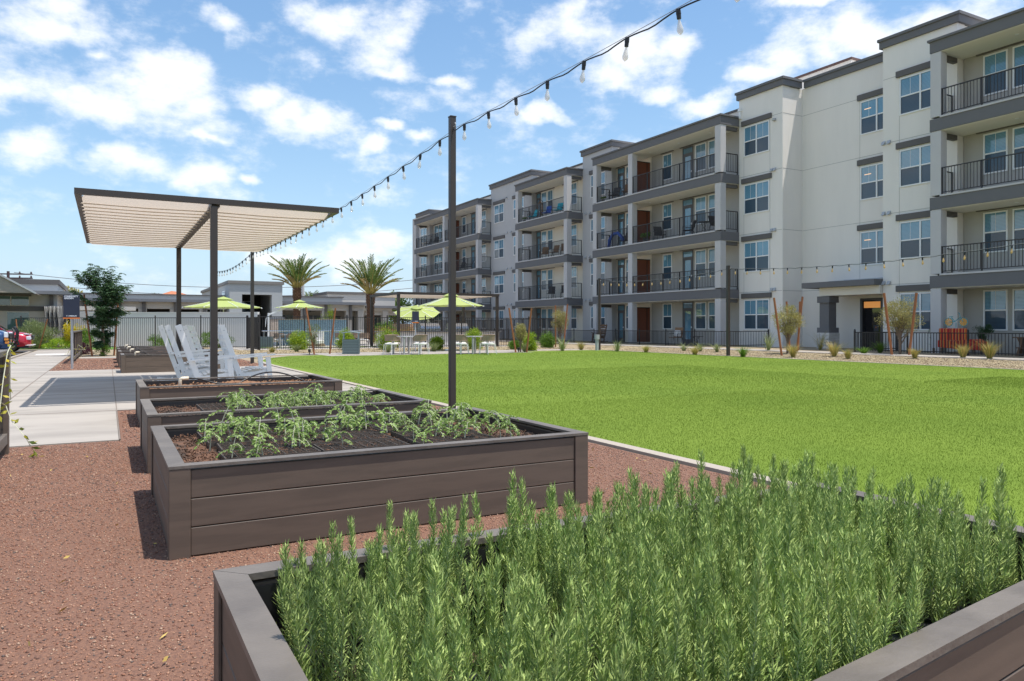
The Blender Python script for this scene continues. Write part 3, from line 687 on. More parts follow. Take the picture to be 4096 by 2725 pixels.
def rosemary_mesh(seed, nst=14, hmax=.36):
    r = np.random.default_rng(seed); C, D, Ls = [], [], []; st = MB()
    for s in range(nst):
        rad = .01+.065*np.sqrt(r.random()); a = s*2.4+r.uniform(-.5, .5); bx_, by_ = rad*np.cos(a), rad*np.sin(a)
        short = s >= 9; H = r.uniform(.09, .17) if short else r.uniform(.55, 1.08)*hmax; lean = r.uniform(.4, 1.0) if short else r.uniform(.03, .30)
        ca, sa = np.cos(a), np.sin(a); pts = []
        for i in range(9):
            u = i/8; o_ = H*lean*(u**1.2)*(1-.35*u) ; pts.append((bx_+ca*o_+.004*np.sin(5*u+s), by_+sa*o_+.004*np.cos(4*u+s), .0+H*u*(1-.18*lean)))
        st.tube(pts, [.0022]*5+[.0018, .0014, .001, .0006], 4)
        P = np.array(pts); n = int(H/.00165)
        uu = (np.arange(n)+r.random(n)*.5)/n; uu = uu[uu > .05]; n = len(uu)
        idx = np.minimum((uu*8).astype(int), 7); fr = uu*8-idx; base = P[idx]*(1-fr[:, None])+P[idx+1]*fr[:, None]; T = P[idx+1]-P[idx]; T /= np.linalg.norm(T, axis=1, keepdims=True)
        th = np.arange(n)*2.4+r.random(n)*.6
        e1 = np.cross(T, [0, 1, .01]); e1 /= np.linalg.norm(e1, axis=1, keepdims=True); e2 = np.cross(T, e1)
        out = e1*np.cos(th)[:, None]+e2*np.sin(th)[:, None]
        up = np.clip(1.0+1.3*uu**3+r.normal(0, .18, n), .35, 2.6)[:, None]
        d = out+T*up; d /= np.linalg.norm(d, axis=1, keepdims=True)
        C.append(base); D.append(d); Ls.append((.030+.014*r.random(n))*np.where(uu > .92, .8, 1.))
    C, D, Ls = np.concatenate(C), np.concatenate(D), np.concatenate(Ls)[:, None]; n = len(C)
    s_ = np.cross(D, np.tile([0, 0, 1.], (n, 1))+r.normal(0, .25, (n, 3))); s_ /= np.linalg.norm(s_, axis=1, keepdims=True); w = .00185
    curve = np.cross(s_, D)*.004*r.uniform(-.2, 1.5, (n, 1))
    v = np.stack([C-s_*w*.6, C+s_*w*.6, C+D*Ls*.55+s_*w+curve*-1, C+D*Ls*.55-s_*w+curve*-1, C+D*Ls+curve], 1).reshape(-1, 3)
    b = (np.arange(n)*5)[:, None]; q = b+np.array([0, 1, 2, 3]); tr = b+np.array([3, 2, 4, 4])
    return v, q, tr, st
def rosemary_proto(seed, hmax):
    t = thing('rosemary_plant', 'young rosemary with upright needled stems in a black pot, in the nearest planter', 'rosemary plant', (0, 0, 0), group='potted rosemary in the nearest planter')
    v, q, tr, st = rosemary_mesh(seed, hmax=hmax)
    me = bpy.data.meshes.new('foliage'); F_ = [tuple(x) for x in q.tolist()] + [tuple(x[:3]) for x in tr.tolist()]
    me.from_pydata(v.tolist(), [], F_); me.materials.append(M_rose); o = bpy.data.objects.new('foliage', me); sc.collection.objects.link(o); o.parent = t
    st.build('stems', M_rstem, t)
    mb = MB(); mb.lathe([(.052, -.13), (.066, -.012), (.069, -.012), (.069, .0), (.060, .0), (.060, -.012), (.0, -.012)], k=16); mb.build('pot', M_pot, t, smooth=False)
    return t
protos = [rosemary_proto(11+i, h_) for i, h_ in enumerate((.36, .33, .38, .30, .35))]
random.seed(5); first = [True]*5; cnt = 0
for iy in range(8):
    for ix in range(14):
        x = .465 + ix*.178 + (iy % 2)*.075 + random.uniform(-.025, .025); y = .97 + iy*.166 + random.uniform(-.02, .02)
        if x > 2.66 or y > 2.17 or y < .95 + .125*(x-.27): continue
        if (ix, iy) in ((0, 5), (1, 3), (3, 4), (3, 6), (2, 5), (8, 1), (11, 5)): continue    # empty places between the pots
        sc_ = random.uniform(.84, 1.05) * (.97 if x < 1.0 else 1.0)
        if x < .95 and y > 1.9: sc_ *= .92
        kx = random.randrange(5); z = .30
        if first[kx]:
            o = protos[kx]; first[kx] = False; o.location = (x, y, z); o.rotation_euler = (0, 0, random.uniform(0, 6.28)); o.scale = (sc_,)*3
        else: o = dup(protos[kx], (x, y, z), random.uniform(0, 6.28), scale=sc_)
        cnt += 1
print('rosemary plants', cnt)
# ------------------------------------------------------------------ seedlings
def seedling_proto(seed):
    r = random.Random(seed); t = thing('tomato_seedling', 'thin leafy green seedling', 'seedling', (0, 0, 0))
    st = MB(); H = r.uniform(.12, .19); lx, ly = r.uniform(-.05, .05), r.uniform(-.03, .03)
    stem = [(lx*u*u, ly*u*u, H*u) for u in (0, .25, .5, .75, 1)]; st.tube(stem, [.0048, .0044, .0036, .0026, .0018], 5)
    C, D, L = [], [], []
    for k_ in range(r.randint(6, 8)):
        u = r.uniform(.4, 1); a = k_*2.3+r.uniform(-.4, .4); b = Vector((lx*u*u, ly*u*u, H*u)); ln = r.uniform(.06, .11); pts = []
        for i in range(7):
            s = i/6; pts.append(b+Vector((math.cos(a)*ln*s, math.sin(a)*ln*s*.9, ln*(.55*s-.85*s*s))))
        st.tube(pts, .0011, 3)
        for i in range(1, 7):
            tng = (pts[i]-pts[i-1]).normalized(); sd = tng.cross(Vector((0, 0, 1))).normalized()
            for sg in (-1, 1):
                for q in range(2):
                    C.append(pts[i]-tng*.006*q); D.append(sd*sg*(1-.3*q)+tng*.5+Vector((0, 0, r.uniform(-.5, .25)))); L.append(r.uniform(.016, .028))
        C.append(pts[-1]); D.append(tng); L.append(.025)
    v, f = leaf_cards(np.array([tuple(c) for c in C]), np.array([tuple(d) for d in D]), np.array(L), np.array(L)*.52)
    npmesh('leaves', v, f, M_tom, t); st.build('stem', M_tstem, t); return t
sp = [seedling_proto(s) for s in range(5)]; used = [False]*5; random.seed(12)
def put_seedling(x, y, z, label, group, s):
    k_ = random.randrange(5)
    if not used[k_]:
        o = sp[k_]; used[k_] = True; o.location = (x, y, z); o.scale = (s,)*3; o.rotation_euler = (0, 0, random.uniform(0, 6.28)); o['label'] = label; o['group'] = group
    else: dup(sp[k_], (x, y, z), random.uniform(0, 6.28), label, s, group)
G1, G2 = 'seedlings in the second planter', 'seedlings in the third planter'
for ry, y in enumerate((4.42, 4.62, 4.84, 5.04, 5.24, 5.44)):
    n = 12 + ry
    for i in range(n):
        x = .54 + (2.50-.54)*(i+.5)/n + random.uniform(-.08, .08)
        if random.random() < (.5 if ry == 0 else .34): continue
        put_seedling(x, y+random.uniform(-.05, .05), .385, 'pale stemmed leafy seedling standing in the soil of the second planter', G1, random.uniform(.75, 1.1)*(1+.12*(ry > 1)))
for y in (6.72, 6.92, 7.12, 7.32, 7.52):
    for i in range(11):
        x = .95 + 1.45*(i+.5)/11 + random.uniform(-.05, .05)
        if random.random() < .25: continue
        put_seedling(x, y+random.uniform(-.05, .05), .385, 'leafy seedling in the trays of the third planter', G2, random.uniform(.75, 1.05))
# cell trays lying in both boxes
def tray(x, y, w, d, z, label, grp, rz=0):
    t = thing('seedling_tray', label, 'seedling tray', (x, y, z), rz, grp)
    mb = MB(); nx, ny = int(w/.06), int(d/.06)
    for i in range(nx+1): xx = -w/2+w*i/nx; mb.box(xx-.002, xx+.002, -d/2, d/2, 0, .028)
    for i in range(ny+1): yy = -d/2+d*i/ny; mb.box(-w/2, w/2, yy-.002, yy+.002, 0, .0285)
    mb.box(-w/2-.008, w/2+.008, -d/2-.008, -d/2-.003, 0, .03); mb.box(-w/2-.008, w/2+.008, d/2+.003, d/2+.008, 0, .03)
    mb.box(-w/2-.008, -w/2-.003, -d/2-.002, d/2+.002, 0, .03); mb.box(w/2+.003, w/2+.008, -d/2-.002, d/2+.002, 0, .03)
    mb.build('cell_grid', mat('tray_plastic', (.075, .060, .048), .6), t)
    C = rng.uniform([-w/2, -d/2, .012], [w/2, d/2, .024], (1500, 3)); v, f = octa(C, rng.uniform(.003, .007, (1500, 3)), None); npmesh('soil', v, f, M_soil, t)
k_ = 0
for y in (4.52, 4.84, 5.16, 5.46):
    for x in (.84, 1.42, 2.0):
        tray(x+random.uniform(-.03, .03), y, .52, .26, .388, 'black cell tray under the seedlings of the second planter', 'cell trays in the second planter', random.uniform(-.02, .02))
for y in (6.85, 7.18, 7.5):
    for x in (1.0, 1.55, 2.1): tray(x, y, .5, .27, .385, 'black cell tray in the third planter', 'cell trays in the third planter', random.uniform(-.02, .02))
# soil clods
C = []
V, FF, off = [], [], 0
for (x0, x1, y0, y1, n) in ((.35, 2.66, 4.09, 5.62, 5200), (.36, 2.58, 6.54, 7.8, 2500)):
    c = np.stack([rng.uniform(x0, x1, n), rng.uniform(y0, y1, n), np.full(n, .392)+rng.uniform(-.006, .012, n)], 1)
    v, f = octa(c, rng.uniform(.003, .009, (n, 3)), None); V.append(v); FF.append(f+off); off += len(v)
tag(npmesh('soil_clods', np.concatenate(V), np.concatenate(FF), M_soil), 'crumbly dark soil clods lying in the seedling planters', 'soil', kind='stuff')
v, f = leaf_cards(np.stack([rng.uniform(.45, 2.55, 1600), rng.uniform(9.56, 10.8, 1600), rng.uniform(.37, .40, 1600)+.035*0], 1), rng.normal(0, 1, (1600, 3))*[1, 1, .25], .05, .012)
tag(npmesh('bark_chips', v, f, mat('bark_chip', (.34, .19, .10), .9, .4, 80)), 'shredded brown bark chips in the planter before the chairs', 'bark', kind='stuff')

# ================================================================== light posts and string lights
def post(x, y, h, label, w=.065, z=0):
    t = thing('light_post', label, 'light post', (x, y, z), group='posts carrying the string lights')
    mb = MB(); mb.box(-w/2, w/2, -w/2, w/2, 0, h, bev=.004); mb.build('pole', M_post, t)
    mb = MB(); mb.box(-w/2-.05, w/2+.05, -w/2-.05, w/2+.05, .0, .012); mb.build('base_plate', M_post, t)
    mb = MB(); mb.box(-w/2-.003, w/2+.003, -w/2-.003, w/2+.003, h, h+.012); mb.build('cap', M_post, t)
    mb = MB(); mb.tube([(0, -w/2-.0, h-.12), (0, -w/2-.05, h-.12), (.0, -w/2-.065, h-.1), (0, -w/2-.05, h-.08), (0, -w/2-.03, h-.085)], .005, 6); mb.build('hook', M_vent, t)
post(3.535, 7.925, 3.6, 'tall bronze light post by the seedling planters, nearest of all', .07)
post(4.02, 24.5, 3.6, 'bronze light post at the lawn edge behind the right rocking chair', .10)
post(3.9, 33.1, 3.6, 'bronze light post beyond the far planters, hidden behind the pergola column', .10)
post(21.45, 30.2, 3.55, 'slim light post at the far corner of the lawn before the balconies', .10, z=.0)
post(21.42, 21.46, 3.55, 'bronze light post on the far lawn edge by the white wall', .11)
M_cable = mat('cable_black', (.012, .012, .013), .5); M_wire = mat('wire_galvanised', (.30, .30, .30), .5)
M_bulbc = mat('bulb_glass', (.80, .77, .70), .1, .05, coat=1)
_t = M_bulbc.node_tree; _m = N(_t, 'ShaderNodeMixShader'); _m.inputs[0].default_value = .5; _x = N(_t, 'ShaderNodeBsdfTransparent'); _t.links.new(_t.nodes['Principled BSDF'].outputs[0], _m.inputs[1]); _t.links.new(_x.outputs[0], _m.inputs[2]); _t.links.new(_m.outputs[0], _t.nodes['Material Output'].inputs[0]); M_bulba = mat('bulb_amber', (.80, .55, .22), .12, .1, coat=1, trans=.3)
def string(A, Bp, n, sag, label, amber=False, bs=1.0, cs=.012, skip=0):
    A, Bp = Vector(A), Vector(Bp); t = thing('string_lights', label, 'string lights', A)
    def P(u, s=sag): q = A.lerp(Bp, u); q.z -= 4*s*u*(1-u); return q
    mb = MB(); mb.tube([P(i/40, sag*.92) for i in range(41)], cs*.3, 4); mb.build('support_wire', M_wire, t, world=True)
    pts = []
    for i in range(n):
        u0 = (i+.5)/n
        for k in range(-3, 4):
            u = u0+k/7/n; q = P(u, sag*.92); q.z -= .012+.022*(abs(k)/3)**1.5; pts.append(q)
    mb = MB(); mb.tube([A]+pts+[Bp], cs*.62, 5); mb.build('cable', M_cable, t, world=True)
    b0 = None
    for i in range(n):
        q = P((i+.5)/n, sag*.92)-Vector((0, 0, .03))
        if b0 is None:
            k = bs; mb = MB(); mb.lathe([(.006*k, -.058*k), (.010*k, -.070*k), (.017*k, -.10*k), (.026*k, -.135*k), (.028*k, -.152*k), (.021*k, -.172*k), (.008*k, -.184*k), (.002*k, -.19*k)], k=12)
            b0 = mb.build('bulb', M_bulba if amber else M_bulbc, t, smooth=True)
            mb = MB(); mb.lathe([(.010*k, .02), (.019*k, .018), (.021*k, -.02*k), (.019*k, -.022*k), (.018*k, -.058*k), (.015*k, -.06*k)], k=10); s0 = mb.build('socket', M_cable, b0)
            b0.location = q-A
        else:
            c = b0.copy(); sc.collection.objects.link(c); c.parent = t; c.location = q-A; c.rotation_euler = (random.uniform(-.12, .12), random.uniform(-.12, .12), 0)
            s = s0.copy(); sc.collection.objects.link(s); s.parent = c
string((3.535, 7.89, 3.46), (3.66, -.9, 3.62), 15, .10, 'string of clear bulbs rising from the near post over the camera', bs=.88, cs=.010)
string((3.53, 7.96, 3.44), (4.0, 24.45, 3.5), 24, .20, 'string of clear bulbs from the near post back behind the pergola', bs=.9, cs=.010)
string((4.0, 24.55, 3.5), (3.9, 33.05, 3.5), 13, .22, 'short distant string of bulbs seen under the pergola roof')
string((21.45, 30.15, 3.45), (21.42, 21.5, 3.45), 14, .22, 'string of amber bulbs between the two posts on the far lawn edge', True, 1.1)
string((21.42, 21.4, 3.45), (21.5, 8.9, 3.55), 20, .30, 'string of amber bulbs in front of the entrance and right balconies', True, 1.1)
post(21.5, 8.85, 3.65, 'light post on the far lawn edge out of sight to the right', .10)

# ================================================================== pergola over the chairs
def pergola(label, x0, x1, y0, y1, H, cols, midx=None, bw=.085, bh=.085, cw=.10, wave=.36, thin=False, name='pergola'):
    t = thing(name, label, 'pergola', ((x0+x1)/2, (y0+y1)/2, 0))
    def part_(mb, nm, m): return mb.build(nm, m, t, world=True)
    mb = MB(); mb.box(x0, x1, y0, y0+bw, H-bh, H); part_(mb, 'beam', M_post)
    mb = MB(); mb.box(x0, x1, y1-bw, y1, H-bh, H); part_(mb, 'beam', M_post)
    mb = MB(); mb.box(x0, x0+bw, y0+bw+.001, y1-bw-.001, H-bh, H-.001); part_(mb, 'beam', M_post)
    mb = MB(); mb.box(x1-bw, x1, y0+bw+.001, y1-bw-.001, H-bh, H-.001); part_(mb, 'beam', M_post)
    xs_ = [x0+bw, x1-bw]
    if midx:
        mb = MB(); mb.box(midx-.06, midx+.06, y0+bw+.001, y1-bw-.001, H-bh-.03, H-.002); part_(mb, 'beam', M_post); xs_ = [x0+bw, midx-.06, midx+.06, x1-bw]
    for c in cols:
        mb = MB(); mb.box(c[0]-cw/2, c[0]+cw/2, c[1]-cw/2, c[1]+cw/2, 0, H-bh-.031 if midx else H-bh-.001, bev=.004); part_(mb, 'column', M_post)
        mb = MB(); mb.box(c[0]-cw, c[0]+cw, c[1]-cw, c[1]+cw, 0.001, .015); part_(mb, 'base_plate', M_post)
    for a, b in zip(xs_[::2], xs_[1::2]):
        a += .0; b -= .0; ya, yb = y0+bw+.14, y1-bw-.14; n = round((yb-ya)/wave); m = n*10
        ys_ = np.linspace(ya, yb, m+1); ph = (np.arange(m+1) % 10)/10.
        z = H-.03-.10*np.where(ph < .8, ph/.8, (1-ph)/.2); z0 = z
        xx = np.linspace(a, b, 13); V = np.zeros((m+1, 13, 3)); V[..., 0] = xx[None]; V[..., 1] = ys_[:, None]
        edge = np.minimum(np.arange(13), 12-np.arange(13)); V[..., 2] = z[:, None] - .012*np.sin(np.pi*np.arange(13)/12)[None]
        # scalloped ends of each pleat
        sc_ = .05*np.abs(np.sin(np.pi*np.arange(m+1)/10.)); V[:, 0, 0] -= sc_-.05; V[:, 12, 0] += sc_-.05
        idx = np.arange((m+1)*13).reshape(m+1, 13); f = np.stack([idx[:-1, :-1], idx[:-1, 1:], idx[1:, 1:], idx[1:, :-1]], -1).reshape(-1, 4)
        c0 = np.array([(x0+x1)/2, (y0+y1)/2, 0]); npmesh('canopy', V.reshape(-1, 3)-c0, f, M_fabric, t)
        mb = MB()
        for yy in (ya-.02, yb+.02): mb.tube([(a-.07, yy, H-.04), (b+.07, yy, H-.04)], .006, 5)
        part_(mb, 'canopy_wire', M_wire); mb = MB()
        for i in range(1, n): y_b = ya+(yb-ya)*(i-.2)/n; mb.tube([(a-.02, y_b, H-.138), ((a+b)/2, y_b, H-.15), (b+.02, y_b, H-.138)], .009, 5)  # thin darker rods added at the pleat valleys to draw their shading lines
        part_(mb, 'pleat_shade', mat('pleat_shade_taupe', (.58, .50, .42), .8))
    return t
pergola('bronze pergola with pleated beige canopy over the white rocking chairs', -.41, 3.33, 12.0, 19.0, 3.1, [(1.42, 12.06), (1.46, 18.9)], 1.45)
pergola('distant bronze pergola with beige canopy over the grill counter', 13.9, 20.2, 38.5, 43.4, 3.08, [(14.0, 38.6), (20.1, 38.6), (14.0, 43.3), (20.1, 43.3)], None, .12, .14, .15, .6)

# ================================================================== rocking chairs
def rocking_chair():
    t = thing('rocking_chair', '', 'rocking chair', (0, 0, 0), group='white rocking chairs under the pergola')
    # local: x forward, y across, back top near x=-.15, seat to x=.62
    BT, BB = (-.16, 1.17), (.20, .10)
    for s in (-1, 1):
        y = s*.265
        mb = MB(); mb.obox((BB[0], y, BB[1]), (BT[0], y, BT[1]), .088, .036, up=(0, 1, 0)); mb.lathe([(.0, 0), (.014, .0), (.014, .004)], (-.16, y, 1.16), 8)
        mb.build('back_post', M_chair, t)
        mb = MB(); pts = []
        n = 12; prof = []
        for i in range(n+1):
            x = -.22+i*(1.05/n); prof.append((x, .005+.16*((x-.30)/1.0)**2))
        up_ = [(a, b+.06) for a, b in prof][::-1]; mb.prism(prof+up_, y-.02+s*.03, y+.02+s*.03, 'y'); mb.build('rocker', M_chair, t)
        mb = MB(); mb.obox((.66, y+s*.035, .07), (.60, y+s*.035, .615), .08, .036, up=(0, 1, 0)); mb.build('front_leg', M_chair, t)
        mb = MB(); mb.prism([(.02, .585), (.35, .615), (.72, .645), (.72, .67), (.35, .64), (.02, .61)], y-.045+s*.04, y+.045+s*.04, 'y'); mb.build('armrest', M_chair, t)
        mb = MB(); mb.prism([(.13, .27), (.40, .285), (.64, .33), (.64, .405), (.42, .365), (.13, .34)], y-.0195, y+.0195, 'y'); mb.build('side_rail', M_chair, t)
    def back(z): u = (z-BB[1])/(BT[1]-BB[1]); return BB[0]+(BT[0]-BB[0])*u
    for i, z in enumerate((1.10, .96, .83, .70, .57, .44)):
        mb = MB(); x = back(z); h = .11 if i else .13
        if i == 0: mb.prism([(-.243, z-.055), (.243, z-.055), (.243, z+.05), (.12, z+.075), (0, z+.082), (-.12, z+.075), (-.243, z+.05)], -.012, .012, 'y'); mb.xf(Matrix.Translation((x, 0, 0)) @ Matrix.Rotation(R(90), 4, 'Z'))
        else: mb.obox((x, -.243, z), (x, .243, z), .024, .085, up=(0, 0, 1))
        mb.build('back_slat', M_chair, t)
    for i in range(8):
        x = .17+i*.064; z = .352+.02*math.sin(i*.8-1.2)+.012*i*.55
        mb = MB(); mb.box(x-.028, x+.028, -.285, .285, z-.0+.012, z+.034, bev=.003); mb.build('seat_slat', M_chair, t)
    mb = MB(); mb.box(.60, .625, -.26, .26, .14, .20); mb.box(.05, .075, -.26, .26, .05, .1); mb.build('stretcher', M_chair, t)
    mb = MB()
    for s in (-1, 1):
        for (x, z) in ((.64, .12), (.61, .58), (back(.62), .62), (back(.32), .32), (back(1.08), 1.08)): mb.tube([(x, s*.288, z), (x, s*.2935, z)], .008, 8)
    mb.build('bolt', M_vent, t)
    return t
rc = rocking_chair()
spots = [((1.17, 13.2), -3, 'white rocking chair nearest in the left row of four'), ((1.12, 15.0), -3, 'white rocking chair second in the left row'), ((1.10, 16.6), -3, 'white rocking chair third in the left row'),
         ((1.74, 18.0), -20, 'white rocking chair turned aside at the back of the row'), ((1.86, 13.75), 3, 'white rocking chair standing alone right of the pergola column')]
for i, ((x, y), a, lb) in enumerate(spots):
    if i == 0: rc.location = (x, y, .012); rc.rotation_euler = (0, 0, R(a)); rc['label'] = lb
    else: dup(rc, (x, y, .012), R(a), lb)
# ================================================================== fences
def iron_fence(a, b, z, h, label, gap=.11, post=2.4, ps=.018, name='metal_fence', pw=.06, zf=None, ends=(True, True), mid=False):
    t = thing(name, label, 'fence', ((a[0]+b[0])/2, (a[1]+b[1])/2, z))
    A = Vector((a[0], a[1], 0)); Bq = Vector((b[0], b[1], 0)); d = Bq-A; L = d.length; u = d/L; n = max(1, round(L/post))
    for i in range(n):
        p, q = A+u*(L*i/n+pw/2+.001), A+u*(L*(i+1)/n-pw/2-.001); mb = MB()
        for zz in ((.10, h-.06) if not mid else (.10, h-.06, h-.2)): mb.obox(p+Vector((0, 0, z+zz)), q+Vector((0, 0, z+zz)), .03, .035)
        ln = (q-p).length; m = int(ln/gap)
        for k in range(1, m): c = p+u*(ln*k/m); mb.box(c.x-ps/2, c.x+ps/2, c.y-ps/2, c.y+ps/2, z+.04, z+h-.078)
        mb.build('fence_panel', M_iron, t, world=True)
    for i in range(n+1):
        if (i == 0 and not ends[0]) or (i == n and not ends[1]): continue
        c = A+u*(L*i/n); mb = MB(); mb.box(c.x-pw/2, c.x+pw/2, c.y-pw/2, c.y+pw/2, z-.05, z+h+.02); mb.lathe([(pw*.6, 0), (pw*.6, .015), (pw*.4, .04), (.01, .055)], (c.x, c.y, z+h+.021), 8)
        mb.build('fence_post', M_iron, t, world=True)
    return t
iron_fence((-4.1, 47.8), (6.45, 41.0), 0, 1.7, 'tall dark iron fence before the low white garden wall', post=2.45)
iron_fence((6.56, 37.85), (24.0, 37.85), 0, 1.72, 'tall dark iron pool fence behind the café tables', post=2.2)
iron_fence((6.5, 37.92), (6.5, 41.0), 0, 1.7, 'short return of the pool fence beside the white wall end', post=2.6)
iron_fence((24.03, 37.92), (24.03, 56), 0, 1.72, 'pool fence side running back along the grey building', post=2.4)
Gf = .13
iron_fence((27.05, 57), (27.05, 27.2), Gf, .86, 'low iron patio fence along the ground floor flats left of the entrance', post=2.3, pw=.05)
iron_fence((27.1, 27.15), (29.9, 27.15), Gf, .86, 'low iron fence return at the pale wall', post=2.8, pw=.05)
iron_fence((27.05, 20.0), (27.05, 4.0), Gf, .86, 'low iron patio fence right of the entrance before the red lounger', post=2.35, pw=.05)
iron_fence((27.1, 20.05), (29.9, 20.05), Gf, .86, 'low iron fence return right of the entrance door', post=2.8, pw=.05)

# near wire fence with a creeper, and its twin further off
def wire_fence(x, y0, y1, h, label, n):
    t = thing('wire_fence', label, 'fence', (x, (y0+y1)/2, 0)); L = (y1-y0)/n
    mb = MB(); mb.box(x-.055, x+.055, y0, y1, h-.05, h, bev=.004); mb.build('top_rail', M_woodcap, t, world=True)
    mb = MB(); mb.box(x-.04, x+.04, y0, y1, .10, .19); mb.build('bottom_rail', M_woodcap, t, world=True)
    for i in range(n+1):
        y = y0+.045+(y1-y0-.09)*i/n; mb = MB(); mb.box(x-.045, x+.045, y-.045, y+.045, -.05, h-.051); mb.build('fence_post', M_wood, t, world=True)
    mb = MB()
    z = .24
    while z < h-.06: mb.tube([(x, y0+.05, z), (x, y1-.05, z)], .0028, 4); z += .10
    y = y0+.12
    while y < y1-.05: mb.tube([(x+.004, y, .19), (x+.004, y, h-.05)], .0028, 4); y += .10
    mb.build('wire_mesh', M_iron, t, world=True); return t
wire_fence(-.83, 1.0, 8.12, .945, 'brown rail and black wire mesh fence at the left edge of the picture', 4)
wire_fence(-.97, 26.8, 35.6, 1.02, 'distant brown mesh fence beside the garden sign', 4)
sbk = MB(); sbk.box(-.905, -.878, 1.2, 8.0, .2, .89); 
def creeper(path, label, nleaf, L, col, col2, name='creeper'):
    t = thing(name, label, 'climbing plant', path[0]); mb = MB(); mb.tube(path, .004, 4); mb.build('stem', M_tstem, t, world=True)
    C, D = [], []
    for i in range(nleaf):
        u = (i+.5)/nleaf*(len(path)-1); k = int(u); p = Vector(path[k]).lerp(Vector(path[min(k+1, len(path)-1)]), u-k)
        C.append(tuple(p-Vector(path[0]))); D.append((random.uniform(-1, 1), random.uniform(-1, 1), random.uniform(-.6, .5)))
    v, f = leaf_cards(np.array(C), np.array(D), L, L*.42); npmesh('leaves', v, f, leafmat('creeper_leaf', col, col2, .1, .4), t); return t
random.seed(4)
creeper([(-.80, 7.4, .55), (-.79, 7.9, .454), (-.74, 7.8, .33), (-.62, 7.62, .195), (-.58, 7.65, .10), (-.54, 7.76, .015)], 'green and yellow creeper shoot hanging from the near wire fence', 17, .075, (.10, .16, .03), (.45, .40, .04))
creeper([(-.77, 7.2, .4), (-.76, 7.4, .7), (-.75, 7.6, .93), (-.74, 7.75, .99), (-.75, 7.8, .85), (-.76, 7.9, .65), (-.76, 7.95, .50)], 'yellow leaved creeper lying on the near fence rail', 22, .065, (.20, .28, .03), (.62, .50, .05))
creeper([(-.93, 26.9, .1), (-.80, 26.7, .6), (-.6, 26.3, .45), (-.9, 25.6, .5), (-1.1, 24.8, .35)], 'thin creeper at the foot of the garden sign', 24, .07, (.10, .16, .04), (.45, .38, .06))

# ================================================================== signs
M_signn = mat('sign_navy', (.030, .035, .060), .55); M_orange = mat('sign_orange', (.85, .22, .03), .5); M_txt = mat('sign_white', (.75, .76, .78), .6)
def text_mesh(body, size, x, y, z, parent, name, bold=.0, m=None):
    """lettering facing -Y"""
    cu = bpy.data.curves.new(name, 'FONT'); cu.body = body; cu.size = size; cu.extrude = .0012; cu.offset = bold; cu.space_line = .85
    ob = bpy.data.objects.new('t', cu); sc.collection.objects.link(ob); dg = bpy.context.evaluated_depsgraph_get()
    me = bpy.data.meshes.new_from_object(ob.evaluated_get(dg)); bpy.data.objects.remove(ob)
    me.name = name; me.materials.clear(); me.materials.append(m or M_txt); o = bpy.data.objects.new(name, me); sc.collection.objects.link(o); o.parent = parent
    o.location = (x, y, z); o.rotation_euler = (R(90), 0, 0); return o
def sign(px, d, rz, label, w, zb, zt, top, brand, post_w=.045, zpost=0):
    x, y = at(px, d); t = thing('garden_sign', label, 'sign', (x, y, 0), rz); h = zt-zb
    mb = MB(); mb.box(-post_w/2, post_w/2, .012, .012+post_w, 0, zt-.05); mb.build('pole', M_vent, t)
    mb = MB(); mb.box(-w/2, w/2, -.012, .011, zb+.035, zt, bev=.002); mb.build('sign_board', M_signn, t)
    mb = MB(); mb.box(-w/2, w/2, -.013, .011, zb, zb+.0345); mb.build('accent_strip', M_orange, t)
    if top: text_mesh(top, .062, -w/2+.03, -.0135, zt-.065, t, 'lettering', .0028)
    text_mesh(brand, .048, -w/2+.145 if top else -w/2+.12, -.0135, zb+.062, t, 'lettering', .0014)
    mb = MB(); cx_, cz = (-w/2+.105 if top else -w/2+.08), zb+.078
    for i in range(8):
        a = i*math.pi/4; mb.obox((cx_+.007*math.cos(a), -.0145, cz+.007*math.sin(a)), (cx_+.023*math.cos(a), -.0145, cz+.023*math.sin(a)), .008, .002)
    mb.lathe([(.006, -.0005), (.006, .0005)], (cx_, -.0145, cz), 8); mb.build('emblem', M_txt, t); return t
sign(71.4, 20.3, -YAW*.9, 'navy Community Garden sign with orange strip on a pale pole', .435, 1.375, 2.035, 'COMMUNITY\nGARDEN', 'AMBERLIN')
sign(415.5, 33.3, -YAW*.5, 'distant navy sign with orange strip behind the left café table', .31, 1.33, 1.86, None, 'KIBBLE')

